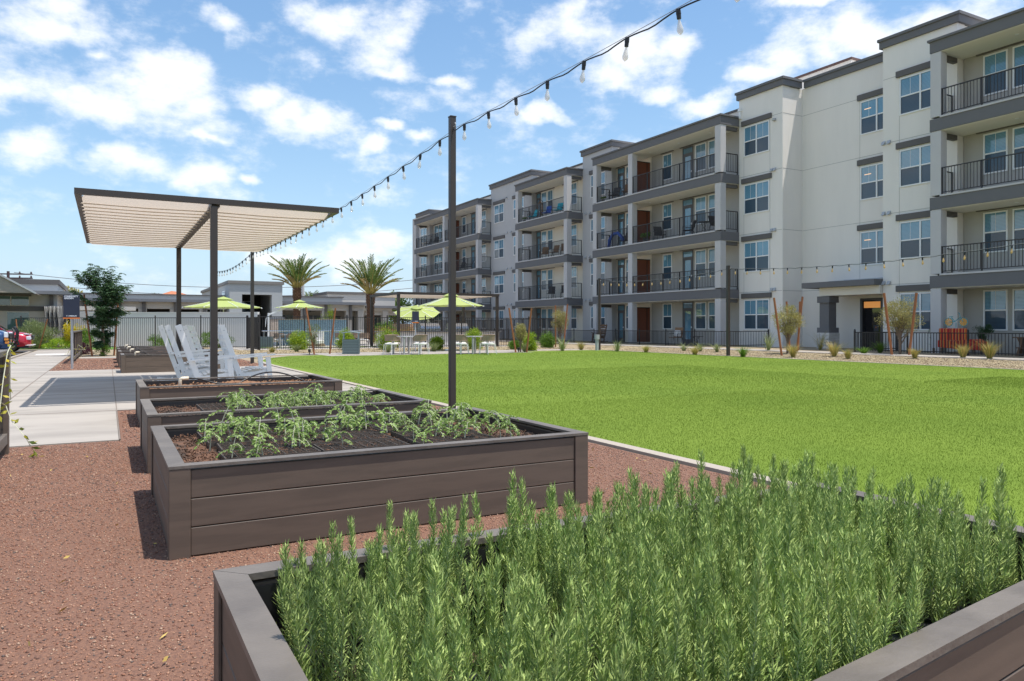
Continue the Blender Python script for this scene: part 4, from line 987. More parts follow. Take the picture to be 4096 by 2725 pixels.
# ================================================================== foliage builders
def crown_pts(n, c, r, clumps=24, seed=0, jit=.3, flat=1.):
    g = np.random.default_rng(seed); u = g.normal(size=(clumps, 3)); u /= np.linalg.norm(u, axis=1, keepdims=True); rad = g.uniform(.35, .95, (clumps, 1))
    cc = np.array(c)+u*rad*np.array(r); k = g.integers(0, clumps, n); sz = g.uniform(.6, 1.25, (clumps, 1))
    off = g.normal(size=(n, 3)); off /= np.linalg.norm(off, axis=1, keepdims=True); off *= (g.uniform(.0, 1, (n, 1))**.45)*jit*sz[k]*np.array(r)
    return cc, cc[k]+off, off
def bush(name, x, y, z, rx, rz_, n, L, m, label, cat='shrub', seed=0, clumps=22, W=.45, jit=.33, stem=True, group=None, upw=.4, ry=None):
    t = thing(name, label, cat, (x, y, z), group=group)
    cc, P, off = crown_pts(n, (0, 0, rz_*.70), (rx, ry or rx, rz_*.98), clumps, seed, jit)
    P[:, 2] = np.abs(P[:, 2]); d = off/np.maximum(np.linalg.norm(off, axis=1, keepdims=True), 1e-5)+rng.normal(0, .55, P.shape)+[0, 0, upw]
    v, f = leaf_cards(P, d, L*rng.uniform(.7, 1.3, len(P)), L*W); npmesh('foliage', v, f, m, t)
    if stem:
        mb = MB()
        for c in cc[:10]: mb.tube([(0, 0, 0), (c[0]*.3, c[1]*.3, c[2]*.55), tuple(c)], [.014, .008, .004], 4)
        mb.build('stem', M_bark, t)
    return t
L_dark = leafmat('leaf_dark_green', (.028, .070, .030), (.075, .145, .05), .1, .25)
L_green = leafmat('leaf_green', (.07, .15, .02), (.17, .30, .03), .1, .35)
L_lime = leafmat('leaf_lime', (.14, .27, .02), (.38, .46, .03), .1, .35)
L_yel = leafmat('leaf_yellow', (.38, .34, .02), (.66, .50, .03), .1, .35)
L_olive = leafmat('leaf_grey_green', (.14, .19, .07), (.30, .34, .14), .1, .3)
L_gold = leafmat('leaf_golden_grey', (.26, .26, .09), (.48, .42, .16), .1, .3)
L_purp = leafmat('leaf_purple', (.035, .008, .02), (.10, .02, .05), .1, .2)
L_straw = leafmat('blade_straw', (.22, .26, .06), (.50, .36, .12), .1, .3)
L_far = leafmat('leaf_far', (.08, .16, .02), (.22, .34, .03), .1, .35)
def small_tree(x, y, z, h, r, n, L, m, label, seed, trunk_h=.35, lean=0, cat='tree', name='young_tree', W=.4, clumps=16, jit=.28, flat=None, group=None):
    t = thing(name, label, cat, (x, y, z), group=group); g = random.Random(seed); c = (lean*h, 0, h*.62)
    cc, P, off = crown_pts(n, c, (r, r, h*.36 if flat is None else flat), clumps, seed, jit)
    d = off+rng.normal(0, .5, P.shape)*np.linalg.norm(off, axis=1, keepdims=True)+[0, 0, .1*r]
    v, f = leaf_cards(P, d, L*rng.uniform(.7, 1.3, len(P)), L*W); npmesh('crown', v, f, m, t)
    mb = MB(); top = (lean*h*.8, 0, h*.7); tr = h*.014+.008; mb.tube([(0, 0, -.03), (lean*h*.2, .01, h*.2), (lean*h*.5, -.01, h*.45), top], [tr*1.2, tr, tr*.8, tr*.4], 7)
    mb.build('trunk', M_bark, t, smooth=True)
    mb = MB()
    for q in cc: u = g.uniform(.2, .75); b = Vector((lean*h*u*.9, 0, h*.7*u)); mb.tube([b, b.lerp(Vector(q), .5)+Vector((0, 0, -.05*r)), q], [tr*.5, tr*.3, tr*.12], 4)
    mb.build('branch', M_bark, t); return t
def stake(x, y, z, h, lx, label, ly=0, r=.03):
    mb = MB(); mb.tube([(x, y, z-.05), (x+lx, y+ly, z+h)], r, 8); o = mb.build('tree_stake', M_rust, loc=(x, y, z)); tag(o, label, 'tree stake', 'rust coloured tree stakes')
# staked dark tree by the far planters (feathery compound leaves)
def feather_tree(x, y, label):
    t = thing('young_tree', label, 'tree', (x, y, 0)); g = random.Random(21); br = MB(); C, D, Ln = [], [], []
    tips = []
    def limb(p, d, ln, r, lv):
        p = Vector(p); d = Vector(d).normalized(); pts = [p]; q = p
        for i in range(4): d = (d+Vector((g.uniform(-.2, .2), g.uniform(-.2, .2), g.uniform(-.05, .2)))).normalized(); q = q+d*ln/4; pts.append(q)
        br.tube(pts, [r, r*.85, r*.7, r*.55, r*.4], 5)
        if lv < 2:
            for k in range(5 if lv == 0 else 5): s = g.uniform(.35, 1); i = min(3, int(s*4)); a = g.uniform(0, 6.28); limb(pts[i].lerp(pts[i+1], s*4-i), d+Vector((math.cos(a)*.9, math.sin(a)*.9, g.uniform(-.1, .5))), ln*g.uniform(.45, .7), r*.5, lv+1)
        if lv >= 1:
            for pt in pts[1:]+([pts[2].lerp(pts[3], .5)] if lv == 2 else []): tips.append(pt)
    br.tube([(0, 0, -.05), (.02, 0, .6), (-.03, .02, 1.2), (.0, 0, 1.7), (.04, 0, 2.3)], [.05, .045, .04, .032, .02], 7)
    for (z, n, l) in ((.30, 4, .32), (.65, 5, .42), (1.0, 5, .5), (1.35, 6, .62), (1.7, 6, .8), (2.0, 6, .95), (2.3, 5, 1.0)):
        for k in range(n):
            a = g.uniform(0, 6.28); limb((0, 0, z), (math.cos(a)*.8, math.sin(a)*.8, g.uniform(.2, 1.1)), l*g.uniform(.7, 1.05), .014, 1)
    for tp in tips:
        for k in range(4):
            a = g.uniform(0, 6.28); dr = Vector((math.cos(a), math.sin(a), g.uniform(-.2, .4))).normalized(); ln = g.uniform(.10, .17)
            for i in range(6):
                s = i/5; p = tp+dr*ln*s+Vector((0, 0, -.07*s*s)); sd = dr.cross(Vector((0, 0, 1))).normalized()
                for sg in (-1, 1): C.append(tuple(p)); D.append(tuple(sd*sg+dr*.4+Vector((0, 0, -.25)))); Ln.append(.06)
    v, f = leaf_cards(np.array(C), np.array(D), np.array(Ln), np.array(Ln)*.45); npmesh('crown', v, f, L_dark, t)
    br.build('trunk', M_bark, t, smooth=True); print('feather leaves', len(C)); t.scale = (1.12, 1.12, 1.05); return t
tx, ty = at(103, 29.7); feather_tree(tx, ty, 'dark green feathery young tree with stakes behind the far planters')
sx_, sy_ = at(92.3, 29.2); ex, ey = at(84, 29.6); stake(sx_, sy_, 0, 2.45, ex-sx_, 'leaning stake left of the dark feathery tree', ey-sy_, .035)
sx_, sy_ = at(114, 30.3); ex, ey = at(118.5, 30.4); stake(sx_, sy_, 0, 2.45, ex-sx_, 'stake right of the dark feathery tree', ey-sy_, .035)
def B2(px, d, **k): x, y = at(px, d); return bush(k.pop('name', 'shrub'), x, y, k.pop('z', 0), k.pop('rx'), k.pop('h'), k.pop('n'), k.pop('L'), k.pop('m'), k.pop('label'), **k)
B2(34, 38.6, rx=1.05, h=.92, n=11000, L=.10, m=L_olive, label='large olive green bush between two stakes by the parked cars', W=.22, seed=1, upw=1., clumps=40)
for (a, b, lb) in ((19, 16, 'left stake of the olive bush by the cars'), (38.5, 47.5, 'right stake leaning in the olive bush')):
    p, q = at(a, 38), at(b, 38); stake(p[0], p[1], 0, 1.55, q[0]-p[0], lb, q[1]-p[1])
B2(73, 39, rx=.6, h=.86, n=4500, L=.07, m=L_yel, label='bright yellow shrub behind the garden sign', seed=2, clumps=26)
B2(62, 38.8, rx=.9, h=.42, n=3000, L=.07, m=L_lime, label='low lime green shrub beneath the striped curtains', seed=3)
B2(84, 39, rx=.55, h=.66, n=3000, L=.07, m=L_green, label='green shrub behind the distant mesh fence', seed=4)
B2(77.5, 39.4, rx=.5, h=.55, n=2000, L=.07, m=L_lime, label='low yellow green shrub right of the striped curtains', seed=14)
B2(84, 31.5, rx=.42, h=.32, n=1800, L=.06, m=L_purp, label='low dark purple plant beside the stake', seed=5)
B2(103, 29.5, rx=.3, h=.3, n=900, L=.05, m=L_green, label='small green suckers at the foot of the feathery tree', seed=15)
B2(215, 39.5, rx=.85, h=.55, n=3500, L=.14, m=L_green, label='dark green grassy shrub by the fence left of the light post', W=.12, seed=6, upw=1.2)
B2(165, 41.5, rx=.8, h=.45, n=2500, L=.13, m=L_green, label='green grassy shrub by the fence behind the rocking chairs', W=.12, seed=7, upw=1.2)
# clipped shrubs along the pool fence
for (px, d, rx, h, lb, mm) in ((299.5, 37, .56, .60, 'round lime green shrub left of the litter bin', L_lime), (345, 37.2, .42, .60, 'lime green shrub half hidden by the litter bin', L_lime),
      (388.3, 37, .55, .68, 'round bright green shrub left of the first café table', L_lime), (437, 37, .32, .42, 'loose green shrub between the café tables', L_lime),
      (474, 38.2, .5, .62, 'lime shrub behind the second café table', L_lime), (516, 38, .38, .28, 'low green shrub by the pool fence near the right corner', L_green), (530, 35.5, .4, .5, 'lime green shrub by the crossing of the paths', L_lime), (548, 41, .5, .5, 'green shrub at the corner of the pool fence', L_green)):
    B2(px, d, rx=rx, h=h, n=5200, L=.065, m=mm, label=lb, seed=int(px), clumps=60, jit=.42, stem=False)
B2(328, 50, rx=.75, h=1.5, n=4500, L=.12, m=L_lime, label='tall feathery lime shrub behind the blue wall end', W=.16, seed=40, upw=1.6, clumps=34)
# small staked trees
x, y = at(288.5+1.5, 31.5); x, y = at(288, 31.5)
x, y = at(300+.5, 30.9)
def T2(px, d, z, h, r, n, L, m, label, seed, **k): x, y = at(px, d); return small_tree(x, y, z, h, r, n, L, m, label, seed, **k)
T2(314, 31.1, 0, 1.45, .36, 1300, .07, L_olive, 'tiny sparse grey green tree between two stakes left of the litter bin', 31, W=.2, clumps=22, jit=.22)
for (a, b, d, lb, h) in ((314.5, 306, 31, 'rust stake left of the tiny sparse tree', 1.98), (329.5, 335.5, 31.2, 'rust stake right of the tiny sparse tree', 1.95)):
    p, q = at(a, d), at(b, d); stake(p[0], p[1], 0, h, q[0]-p[0], lb, q[1]-p[1], .035)
# positions on the right half are given in photo pixels / 4
T2(520.5, 33.5, 0, 1.55, .36, 3200, .065, L_gold, 'small golden green tree between stakes at the far lawn corner', 32, W=.3, clumps=36, jit=.36, flat=.42)
for (a, b, d, lb, h) in ((516, 509, 33.0, 'rust stake left of the small tree at the far lawn corner', 2.0), (526.5, 531.5, 33.2, 'rust stake right of the small tree at the far lawn corner', 2.0)):
    p, q = at(a, d), at(b, d); stake(p[0], p[1], 0, h, q[0]-p[0], lb, q[1]-p[1], .04)
T2(560, 40, .1, 2.2, .44, 3600, .07, L_gold, 'golden green tree at the corner of the pool fence', 33, W=.3, clumps=36, jit=.36, flat=.6)
for (a, b, d, lb, h) in ((563.5, 567.5, 39, 'rust stake right of the tree at the pool fence corner', 2.25), (555.6, 555.4, 41, 'rust stake showing above the pool fence corner', 2.25)):
    p, q = at(a, d), at(b, d); stake(p[0], p[1], .1, h, q[0]-p[0], lb, q[1]-p[1], .04)
T2(787.5, 29.3, .05, 2.15, .56, 5200, .065, L_gold, 'golden green young tree among four stakes left of the entrance', 34, W=.3, clumps=40, jit=.34, flat=.58)
for (a, b, d, lb, h, z) in ((782, 774, 28.3, 'front left stake around the tree left of the entrance', 2.25, .02), (790, 786.5, 31, 'rear left stake around the tree left of the entrance', 2.1, .12), (796.5, 802.5, 30, 'front right stake around the tree left of the entrance', 2.3, .08), (798, 800, 31.4, 'rear right stake around the tree left of the entrance', 2.1, .13)):
    p, q = at(a, d), at(b, d); stake(p[0], p[1], z, h, q[0]-p[0], lb, q[1]-p[1], .04)
T2(900, 27.2, .05, 2.35, .80, 8000, .06, L_gold, 'largest golden green young tree, right of the entrance door', 35, W=.3, clumps=48, jit=.34, flat=.62)
for (a, b, d, lb, h, z) in ((892.5, 884, 26.6, 'left stake of the tree right of the entrance', 2.35, .02), (908.5, 916.5, 26.4, 'right stake of the tree right of the entrance', 2.35, .02)):
    p, q = at(a, d), at(b, d); stake(p[0], p[1], z, h, q[0]-p[0], lb, q[1]-p[1], .045)
# ornamental grasses
def tuft(px, d, z, h, label, n=180, m=None, spread=.5, w=.005, cat='ornamental grass'):
    x, y = at(px, d); t = tag(None or bpy.data.objects.new('x', None)) if False else None
    a = rng.uniform(0, 6.28, n); o_ = rng.uniform(0, .07, n); hh = h*rng.uniform(.5, 1.1, n); s = (spread+.45)*rng.uniform(.05, 1, n)*hh
    b = np.stack([np.cos(a)*o_, np.sin(a)*o_, np.zeros(n)], 1); md = b+np.stack([np.cos(a)*s*.4, np.sin(a)*s*.4, hh*.62], 1); tp = b+np.stack([np.cos(a)*s*1.1, np.sin(a)*s*1.1, hh*.95], 1)
    sd = np.stack([-np.sin(a), np.cos(a), np.zeros(n)], 1)*w
    v = np.stack([b-sd, b+sd, md+sd*.8, md-sd*.8, tp], 1).reshape(-1, 3); k = (np.arange(n)*5)[:, None]
    f = np.concatenate([k+np.array([0, 1, 2]), k+np.array([0, 2, 3]), k+np.array([3, 2, 4])])
    o = npmesh('ornamental_grass', v, f, m or L_straw); o.location = (x, y, z); tag(o, label, cat, 'grasses and low plants in the beds'); return o
zs_ = lambda px, d: max(0, min(.13, (at(px, d)[0]-21.42)/2.88*.144))
for (px, d, h, lb, mm, sp_) in ((743, 28.2, .45, 'low green tuft left of the entrance trees by the lawn post', L_green, .9), (793, 27.3, .55, 'straw coloured grass at the foot of the tree left of the entrance', L_straw, .7),
     (834, 26.8, .62, 'large straw and green grass tuft in front of the entrance column', L_straw, .7), (848, 25.6, .38, 'small green grass tuft right of the entrance column', L_straw, .5), (915, 24.6, .36, 'small straw tuft at the right foot of the largest golden tree', L_straw, .5),
     (963, 24.1, .50, 'orange straw grass tuft in front of the red lounger', L_straw, .4), (989.5, 23.3, .62, 'tall straw grass tuft rightmost in the tan gravel bed', L_straw, .6),
     (581, 36.5, .5, 'yellow green low plant in the gravel left of the slim light post', L_straw, 1.), (617, 34.5, .6, 'straggly strap leaf plant right of the slim light post', L_olive, .9),
     (646, 33.2, .38, 'low golden tuft in the gravel before the wood screen', L_straw, .8), (695, 30.4, .42, 'golden green tuft in the gravel left of the post by the white wall', L_straw, .9),
     (562.5, 35.2, .75, 'straggly upright plant where the paths meet', L_olive, .9), (684, 33.5, .42, 'strap leaf plant on the patio edge before the cushioned chair', L_olive, 1.2), (700, 32.7, .42, 'strap leaf plant by the patio fence near the side table', L_olive, 1.2), (717, 31.8, .42, 'strap leaf plant at the patio fence next to the white wall', L_olive, 1.2),
     (296.5, 34, .4, 'thin grass tuft under the round shrub left of the bin', L_olive, .8), (388, 33.3, .45, 'thin grass tuft left of the first café table', L_olive, .7), (272, 32.8, .3, 'dry brown tuft on the path edge near the rocking chairs', L_straw, .8), (434, 34.5, .5, 'thin grass between the café tables', L_olive, .8), (525, 33.6, .5, 'tuft at the foot of the tree at the far lawn corner', L_olive, .6),
     (89, 36, .55, 'spiky strap leaf plant behind the purple plant', L_olive, .8), (938, 29.5, .4, 'grass tuft behind the patio fence left of the red lounger', L_green, .9), (880, 29.2, .5, 'green grass tuft in front of the entrance door', L_green, .9), (768, 31.5, .9, 'pale straggly twiggy plant left of the tree stakes', L_olive, .6), (820, 33, .9, 'bare twiggy plant at the pale wall left of the column', L_straw, .7), (864, 28, .3, 'low trailing grass right of the entrance grasses', L_green, 2.)):
    tuft(px, d, zs_(px, d), h, lb, m=mm, spread=sp_, n=60 if 'strap' in lb or 'strag' in lb or 'twig' in lb else 190, w=.010 if 'strap' in lb else (.012 if 'strag' in lb else .006))
# potted plants by the lounger
for (px, d, lb, col, rx, h) in ((937, 30.2, 'lime green pot with a dark feathery shrub left of the red lounger', (.35, .50, .03), .33, .50), (985, 28.3, 'terracotta pot with two bushy green shrubs right of the red lounger', (.50, .16, .06), .45, .46)):
    x, y = at(px, d); t = thing('potted_plant', lb, 'potted plant', (x, y, .13))
    mb = MB(); mb.lathe([(.13, 0), (.18, .26), (.19, .27), (.19, .30), (.165, .30), (.165, .26), (.0, .26)], k=18); mb.build('pot', mat('pot_'+str(int(px)), col, .5), t)
    cc, P, off = crown_pts(3200, (0, 0, .3+h), (rx*.8, rx*.8, h*.8), 20, int(px), .35); v, f = leaf_cards(P, off+[0, 0, .12], .07, .010); npmesh('foliage', v, f, L_dark if px > 960 else L_dark, t)
# ================================================================== palms
L_palm = leafmat('palm_leaflet', (.070, .125, .028), (.17, .23, .055), .08, .3); M_rach = mat('palm_rachis', (.42, .33, .10), .6)
L_palmb = leafmat('palm_leaflet_dry', (.30, .22, .09), (.42, .32, .16), .08, .3)
M_ptrunk = mat('palm_trunk', (.19, .10, .06), .95, .4, 14, 1.2, 25)
def palm(px, d, th, label, seed, fl=2.1, nf=44, sc_=1., lowarms=True):
    x, y = at(px, d); t = thing('palm_tree', label, 'palm tree', (x, y, 0)); g = random.Random(seed)
    mb = MB(); pts = [(0, 0, th*i/14) for i in range(15)]; mb.tube(pts, [.19+.02*math.sin(i*2.1) for i in range(12)]+[.24, .26, .20], 12); mb.build('trunk', M_ptrunk, t)
    mb = MB()
    z = .15
    k = 0
    while z < th+.05:       # old leaf bases, spiralling up the trunk
        for i in range(9):
            a = i*2*math.pi/9+k*.35; r0 = .185+(.05 if z > th*.8 else 0); p = Vector((math.cos(a)*r0, math.sin(a)*r0, z)); q = p+Vector((math.cos(a)*.07, math.sin(a)*.07, .10))
            mb.obox(p, q, .085, .035, up=(0, 0, 1))
        z += .105; k += 1
    mb.build('leaf_base', M_ptrunk, t)
    R_, C, D, Ln = MB(), [], [], []; C2, D2, L2 = [], [], []
    for i in range(nf):
        a = i*2.399+g.uniform(-.2, .2); u = i/nf; el = R(86-50*u**.85+g.uniform(-6, 6)); ln = fl*g.uniform(.85, 1.1)*(.75+.35*math.sin(math.pi*min(1, u*1.1)))*sc_
        p = Vector((math.cos(a)*.1, math.sin(a)*.1, th)); pts = [p]; e = el; q = p
        for s in range(12): e -= R(.6+4.6*(s/12)**1.6)*(1+.3*u); q = q+Vector((math.cos(a)*math.cos(e), math.sin(a)*math.cos(e), math.sin(e)))*ln/12; pts.append(q)
        R_.tube(pts, [.03*sc_*(1-j/13)+.004 for j in range(13)], 4)
        dry = u > .84
        for j in range(4, 12):
            for sub in range(8):
                s = sub/8; p = pts[j].lerp(pts[min(12, j+1)], s); tg = (pts[min(12, j+1)]-pts[j]).normalized() if j < 12 else tg; sd = tg.cross(Vector((0, 0, 1))).normalized(); up = sd.cross(tg)
                for sg in (-1, 1):
                    dd = (sd*sg*.75+tg*.75+up*.35+Vector((0, 0, g.uniform(-.25, .05))))
                    (C2 if dry else C).append(tuple(p)); (D2 if dry else D).append(tuple(dd)); (L2 if dry else Ln).append((.42-.018*j)*sc_*g.uniform(.8, 1.1))
    v, f = leaf_cards(np.array(C), np.array(D), np.array(Ln), .03*sc_); npmesh('crown', v, f, L_palm, t)
    if C2: v, f = leaf_cards(np.array(C2), np.array(D2), np.array(L2), .028*sc_); npmesh('dry_fronds', v, f, L_palmb, t)
    R_.build('frond_stalks', M_rach, t); return t
palm(297, 50, 3.75, 'left date palm behind the pool fence, beside the lime umbrella', 1, 2.3)
palm(370.5, 48, 3.25, 'right date palm with spreading fronds left of the grill pergola', 2, 2.6)
palm(310, 95, 4.0, 'far small palm showing over the low roofs between the date palms', 3, 1.9, 26)
palm(155, 190, 8.5, 'tiny distant palm on the skyline left of the tiled roof', 4, 1.6, 20)
# ================================================================== umbrellas
def umbrella(px, d, zr, r, rise, label, cant=None, rz=0., tiltx=0.):
    x, y = at(px, d); t = thing('umbrella', label, 'umbrella', (x, y, 0), rz, 'lime green umbrellas')
    mb = MB(); n = 8; S = 5
    def P(k, s): a = 2*math.pi*k/n; rr = r*s; return Vector((math.cos(a)*rr, math.sin(a)*rr, zr+rise*(1-s)**1.12-.05*math.sin(math.pi*s)))
    for k in range(n):
        for s in range(S):
            s0, s1 = .16+.84*s/S, .16+.84*(s+1)/S; sgn = .04*(1 if s == S-1 else 0)
            a, b, c, e = P(k, s0), P(k, s1), P(k+1, s1), P(k+1, s0); m1 = (a+e)/2-Vector((0, 0, .03*s0)); m2 = (b+c)/2-Vector((0, 0, .03*s1))
            mb.quad(a, b, m2, m1); mb.quad(m1, m2, c, e)
    M_ = Matrix.Translation((0, 0, zr)) @ Matrix.Rotation(tiltx, 4, 'X') @ Matrix.Translation((0, 0, -zr))
    mb.xf(M_); mb.build('canopy', M_lime, t)
    mb = MB()
    for k in range(n): mb.tri(P(k, .26)+Vector((0, 0, .09)), P(k+1, .26)+Vector((0, 0, .09)), (0, 0, zr+rise+.07))
    mb.xf(M_); mb.build('vent_flap', M_lime, t)
    mb = MB(); hub = Vector((0, 0, zr+rise-.1))
    for k in range(n):
        mb.obox(hub, P(k, 1.0)-Vector((0, 0, .02)), .025, .03); mb.obox((0, 0, zr-.12), P(k, .45)-Vector((0, 0, .03)), .02, .02)
        e = P(k, 1.0); mb.box(e.x-.03, e.x+.03, e.y-.03, e.y+.03, e.z-.05, e.z)
    mb.xf(M_); mb.build('ribs', M_wpaint, t)
    mb = MB()
    if cant is None: mb.tube([(0, 0, 0), (0, 0, zr+rise-.05)], .03, 10); mb.build('pole', M_wpaint, t); mb = MB(); mb.lathe([(.3, 0), (.3, .06), (.05, .08)], k=16); mb.build('base', M_wpaint, t)
    else:
        cx_, cy_ = cant; mb.box(cx_-.05, cx_+.05, cy_-.05, cy_+.05, 0, zr-.35); mb.obox((cx_, cy_, zr-.45), (0, 0, zr+rise-.1), .07, .09); mb.tube([(0, 0, zr-.18), (0, 0, zr+rise-.05)], .035, 8)
        mb.tube([(cx_, cy_, zr-.4), (cx_-.15 if cx_ < 0 else cx_+.15, cy_, zr-.7), (cx_-.2 if cx_ < 0 else cx_+.2, cy_, zr-1.2)], .025, 6); mb.build('pole', M_wpaint, t)
        mb = MB(); mb.box(cx_-.5, cx_+.5, cy_-.5, cy_+.5, 0, .22, bev=.03); mb.build('base', mat('umbrella_base', (.45, .5, .55), .5), t)
    return t
umbrella(223.5, 46.5, 2.38, 2.45, .62, 'lime umbrella standing behind the low white wall', None, .2)
umbrella(299.5, 46, 2.36, 1.48, .42, 'lime cantilever umbrella in front of the left date palm', (-1.8, -.3), -.35)
umbrella(417, 49, 2.12, 1.5, .42, 'lime umbrella tilted towards the viewer left of the near post', (.7, .9), -.4, tiltx=.36)
umbrella(451, 36.2, 2.20, 1.58, .58, 'lime umbrella right behind the near light post', None, .3)

# ================================================================== café tables and chairs
M_rope = mat('rope_weave', (.30, .215, .155), .9, .2, 60); M_rope2 = mat('rope_weave_grey', (.22, .21, .20), .9, .2, 60); M_seatw = mat('seat_cushion', (.74, .72, .68), .8); M_tabm = mat('table_grey', (.36, .36, .36), .5)
def cafe_chair(weave=None):
    t = thing('cafe_chair', '', 'chair', (0, 0, 0), group='woven armchairs at the café tables'); w = weave or M_rope
    for (x, y) in ((.22, .22), (.22, -.22), (-.2, .24), (-.2, -.24)): mb = MB(); mb.tube([(x*1.15, y*1.15, 0), (x*.95, y, .43)], .013, 6); mb.build('leg', M_wpaint, t)
    mb = MB(); mb.lathe([(.24, .40), (.27, .41), (.27, .45), (.25, .465), (0, .47)], k=20); mb.build('seat', M_seatw, t, smooth=False)
    mb = MB(); n = 16; top = [(math.cos(a)*.29, math.sin(a)*.29, .80-.16*max(0, math.cos(a)+.2)) for a in [R(50)+(R(310)-R(50))*i/n for i in range(n+1)]]
    mb.tube([(top[0][0], top[0][1], .42)]+top+[(top[-1][0], top[-1][1], .42)], .011, 6); mb.build('back_frame', M_rope, t)
    mb = MB(); bot = [(p[0]*.93, p[1]*.93, .56) for p in top]
    for i in range(n):
        a, b, c, d_ = bot[i], bot[i+1], top[i+1], top[i]
        for s in range(4):
            u0, u1 = s/4+.0, s/4+.235; L0 = lambda p, q, u: tuple(p[j]+(q[j]-p[j])*u for j in range(3))
            mb.quad(L0(a, b, u0), L0(a, b, u1), L0(d_, c, u1), L0(d_, c, u0))
    mb.tube(bot, .010, 5); mb.build('woven_back', w, t); return t
def cafe_table(px, d, label):
    x, y = at(px, d); t = thing('cafe_table', label, 'table', (x, y, .018), .25, 'café tables on the pad')
    mb = MB(); mb.box(-.45, .45, -.45, .45, .71, .745, bev=.004); mb.build('tabletop', M_tabm, t)
    for (a, b) in ((.4, .4), (-.4, .4), (.4, -.4), (-.4, -.4)): mb = MB(); mb.box(a-.03, a+.03, b-.03, b+.03, 0, .709); mb.build('leg', M_tabm, t)
    return x, y
cc0 = cafe_chair(); cc1 = cafe_chair(M_rope2); usedc = False
T_ = [(406.5, 31.2, 'left café table beside the distant sign'), (474, 31.5, 'right café table beyond the near light post')]
for ti, (px, d, lb) in enumerate(T_):
    x, y = cafe_table(px, d, lb)
    for k, (dx, dy, nm) in enumerate(((-.75, -.25, 'front left'), (.30, -.75, 'front'), (.80, .35, 'right'), (-.3, .78, 'back'))):
        a = math.atan2(-dy, -dx); lab = 'woven café chair at the %s of the %s café table' % (nm, ('left', 'right')[ti])
        if ti == 0 and k == 0: cc0.location = (x+dx, y+dy, .018); cc0.rotation_euler = (0, 0, a); cc0['label'] = lab
        elif ti == 0 and k == 2: cc1.location = (x+dx, y+dy, .018); cc1.rotation_euler = (0, 0, a); cc1['label'] = 'grey woven café chair at the right of the left café table'
        else: dup(cc0, (x+dx, y+dy, .018), a, lab)
for (px, d, a, lb) in ((279, 40.5, 1.0, 'woven chair inside the pool fence, leftmost by the umbrella pole'), (292, 40.2, 2.2, 'woven chair inside the pool fence behind the round shrub'), (352.5, 41, 2.9, 'woven chair inside the pool fence behind the litter bin'), (364, 40.5, 1.4, 'woven chair inside the pool fence left of the pergola column'), (340, 41.2, .4, 'woven chair inside the pool fence left of the litter bin')):
    x, y = at(px, d); dup(cc0, (x, y, .01), a, lb, group='woven chairs inside the pool fence')
x, y = at(286, 40.8); t = thing('pool_table', 'low grey table between woven chairs inside the pool fence', 'table', (x, y, 0))
mb = MB(); mb.box(-.45, .45, -.45, .45, .70, .74); mb.build('tabletop', M_tabm, t); mb = MB()
for (a, b) in ((.4, .4), (-.4, .4), (.4, -.4), (-.4, -.4)): mb = MB(); mb.box(a-.03, a+.03, b-.03, b+.03, 0, .70); mb.build('leg', M_tabm, t)
x, y = at(315, 42); t = thing('lounge_chair', 'cream lounge armchair before the blue mosaic wall', 'armchair', (x, y, 0), -.6)
mb = MB(); mb.box(-.4, .4, -.35, .4, .18, .42, bev=.04); mb.build('seat', M_seatw, t); mb = MB(); mb.box(-.38, .38, .3, .45, .42, .92, bev=.04); mb.build('backrest', M_seatw, t)
mb = MB(); mb.box(-.44, .44, -.38, .46, .05, .178); mb.build('base', M_rope, t)
# litter bins
M_bin = mat('bin_green_grey', (.13, .175, .18), .5, .08, 8)
def litter_bin(px, d, label, lid=True, rz=-.35):
    x, y = at(px, d); t = thing('litter_bin', label, 'litter bin', (x, y, .0), rz); w = .33
    mb = MB(); mb.box(-w+.03, w-.03, -w+.03, w-.03, .04, .63); mb.build('liner', mat('bin_dark', (.03, .035, .04), .6), t)
    for s in range(4):
        mb = MB()
        for i in range(9):
            z = .04+i*.066
            if s < 2: yy = (-w, w-.02)[s]; mb.box(-w, w, yy, yy+.02, z, z+.052)
            else: xx = (-w, w-.02)[s-2]; mb.box(xx, xx+.02, -w+.021, w-.021, z, z+.052)
        mb.build('slat_panel', M_bin, t)
    mb = MB()
    for (a, b) in ((-w, -w), (w, -w), (-w, w), (w, w)): mb.box(a-.012, a+.012, b-.012, b+.012, 0, .655)
    mb.build('frame', M_bin, t)
    if lid:
        mb = MB(); sec = []
        for i in range(9): u = -1+i/4; sec.append((u*.36, .93-.045*u*u))
        mb.prism(sec+[(a, b+.035) for a, b in sec[::-1]], -.36, .36, 'y'); mb.build('lid', mat('lid_blue_grey', (.30, .36, .40), .4), t)
        for (a, b) in ((-.3, -.3), (.3, -.3), (-.3, .3), (.3, .3)): mb = MB(); mb.box(a-.016, a+.016, b-.016, b+.016, .64, .91); mb.build('lid_support', mat('lid_support_grey', (.30, .36, .40), .4), t)
litter_bin(351.2, 31, 'slatted grey green litter bin with curved lid on the lawn edge')
litter_bin(266, 40, 'dark slatted bin just inside the pool fence corner', False)
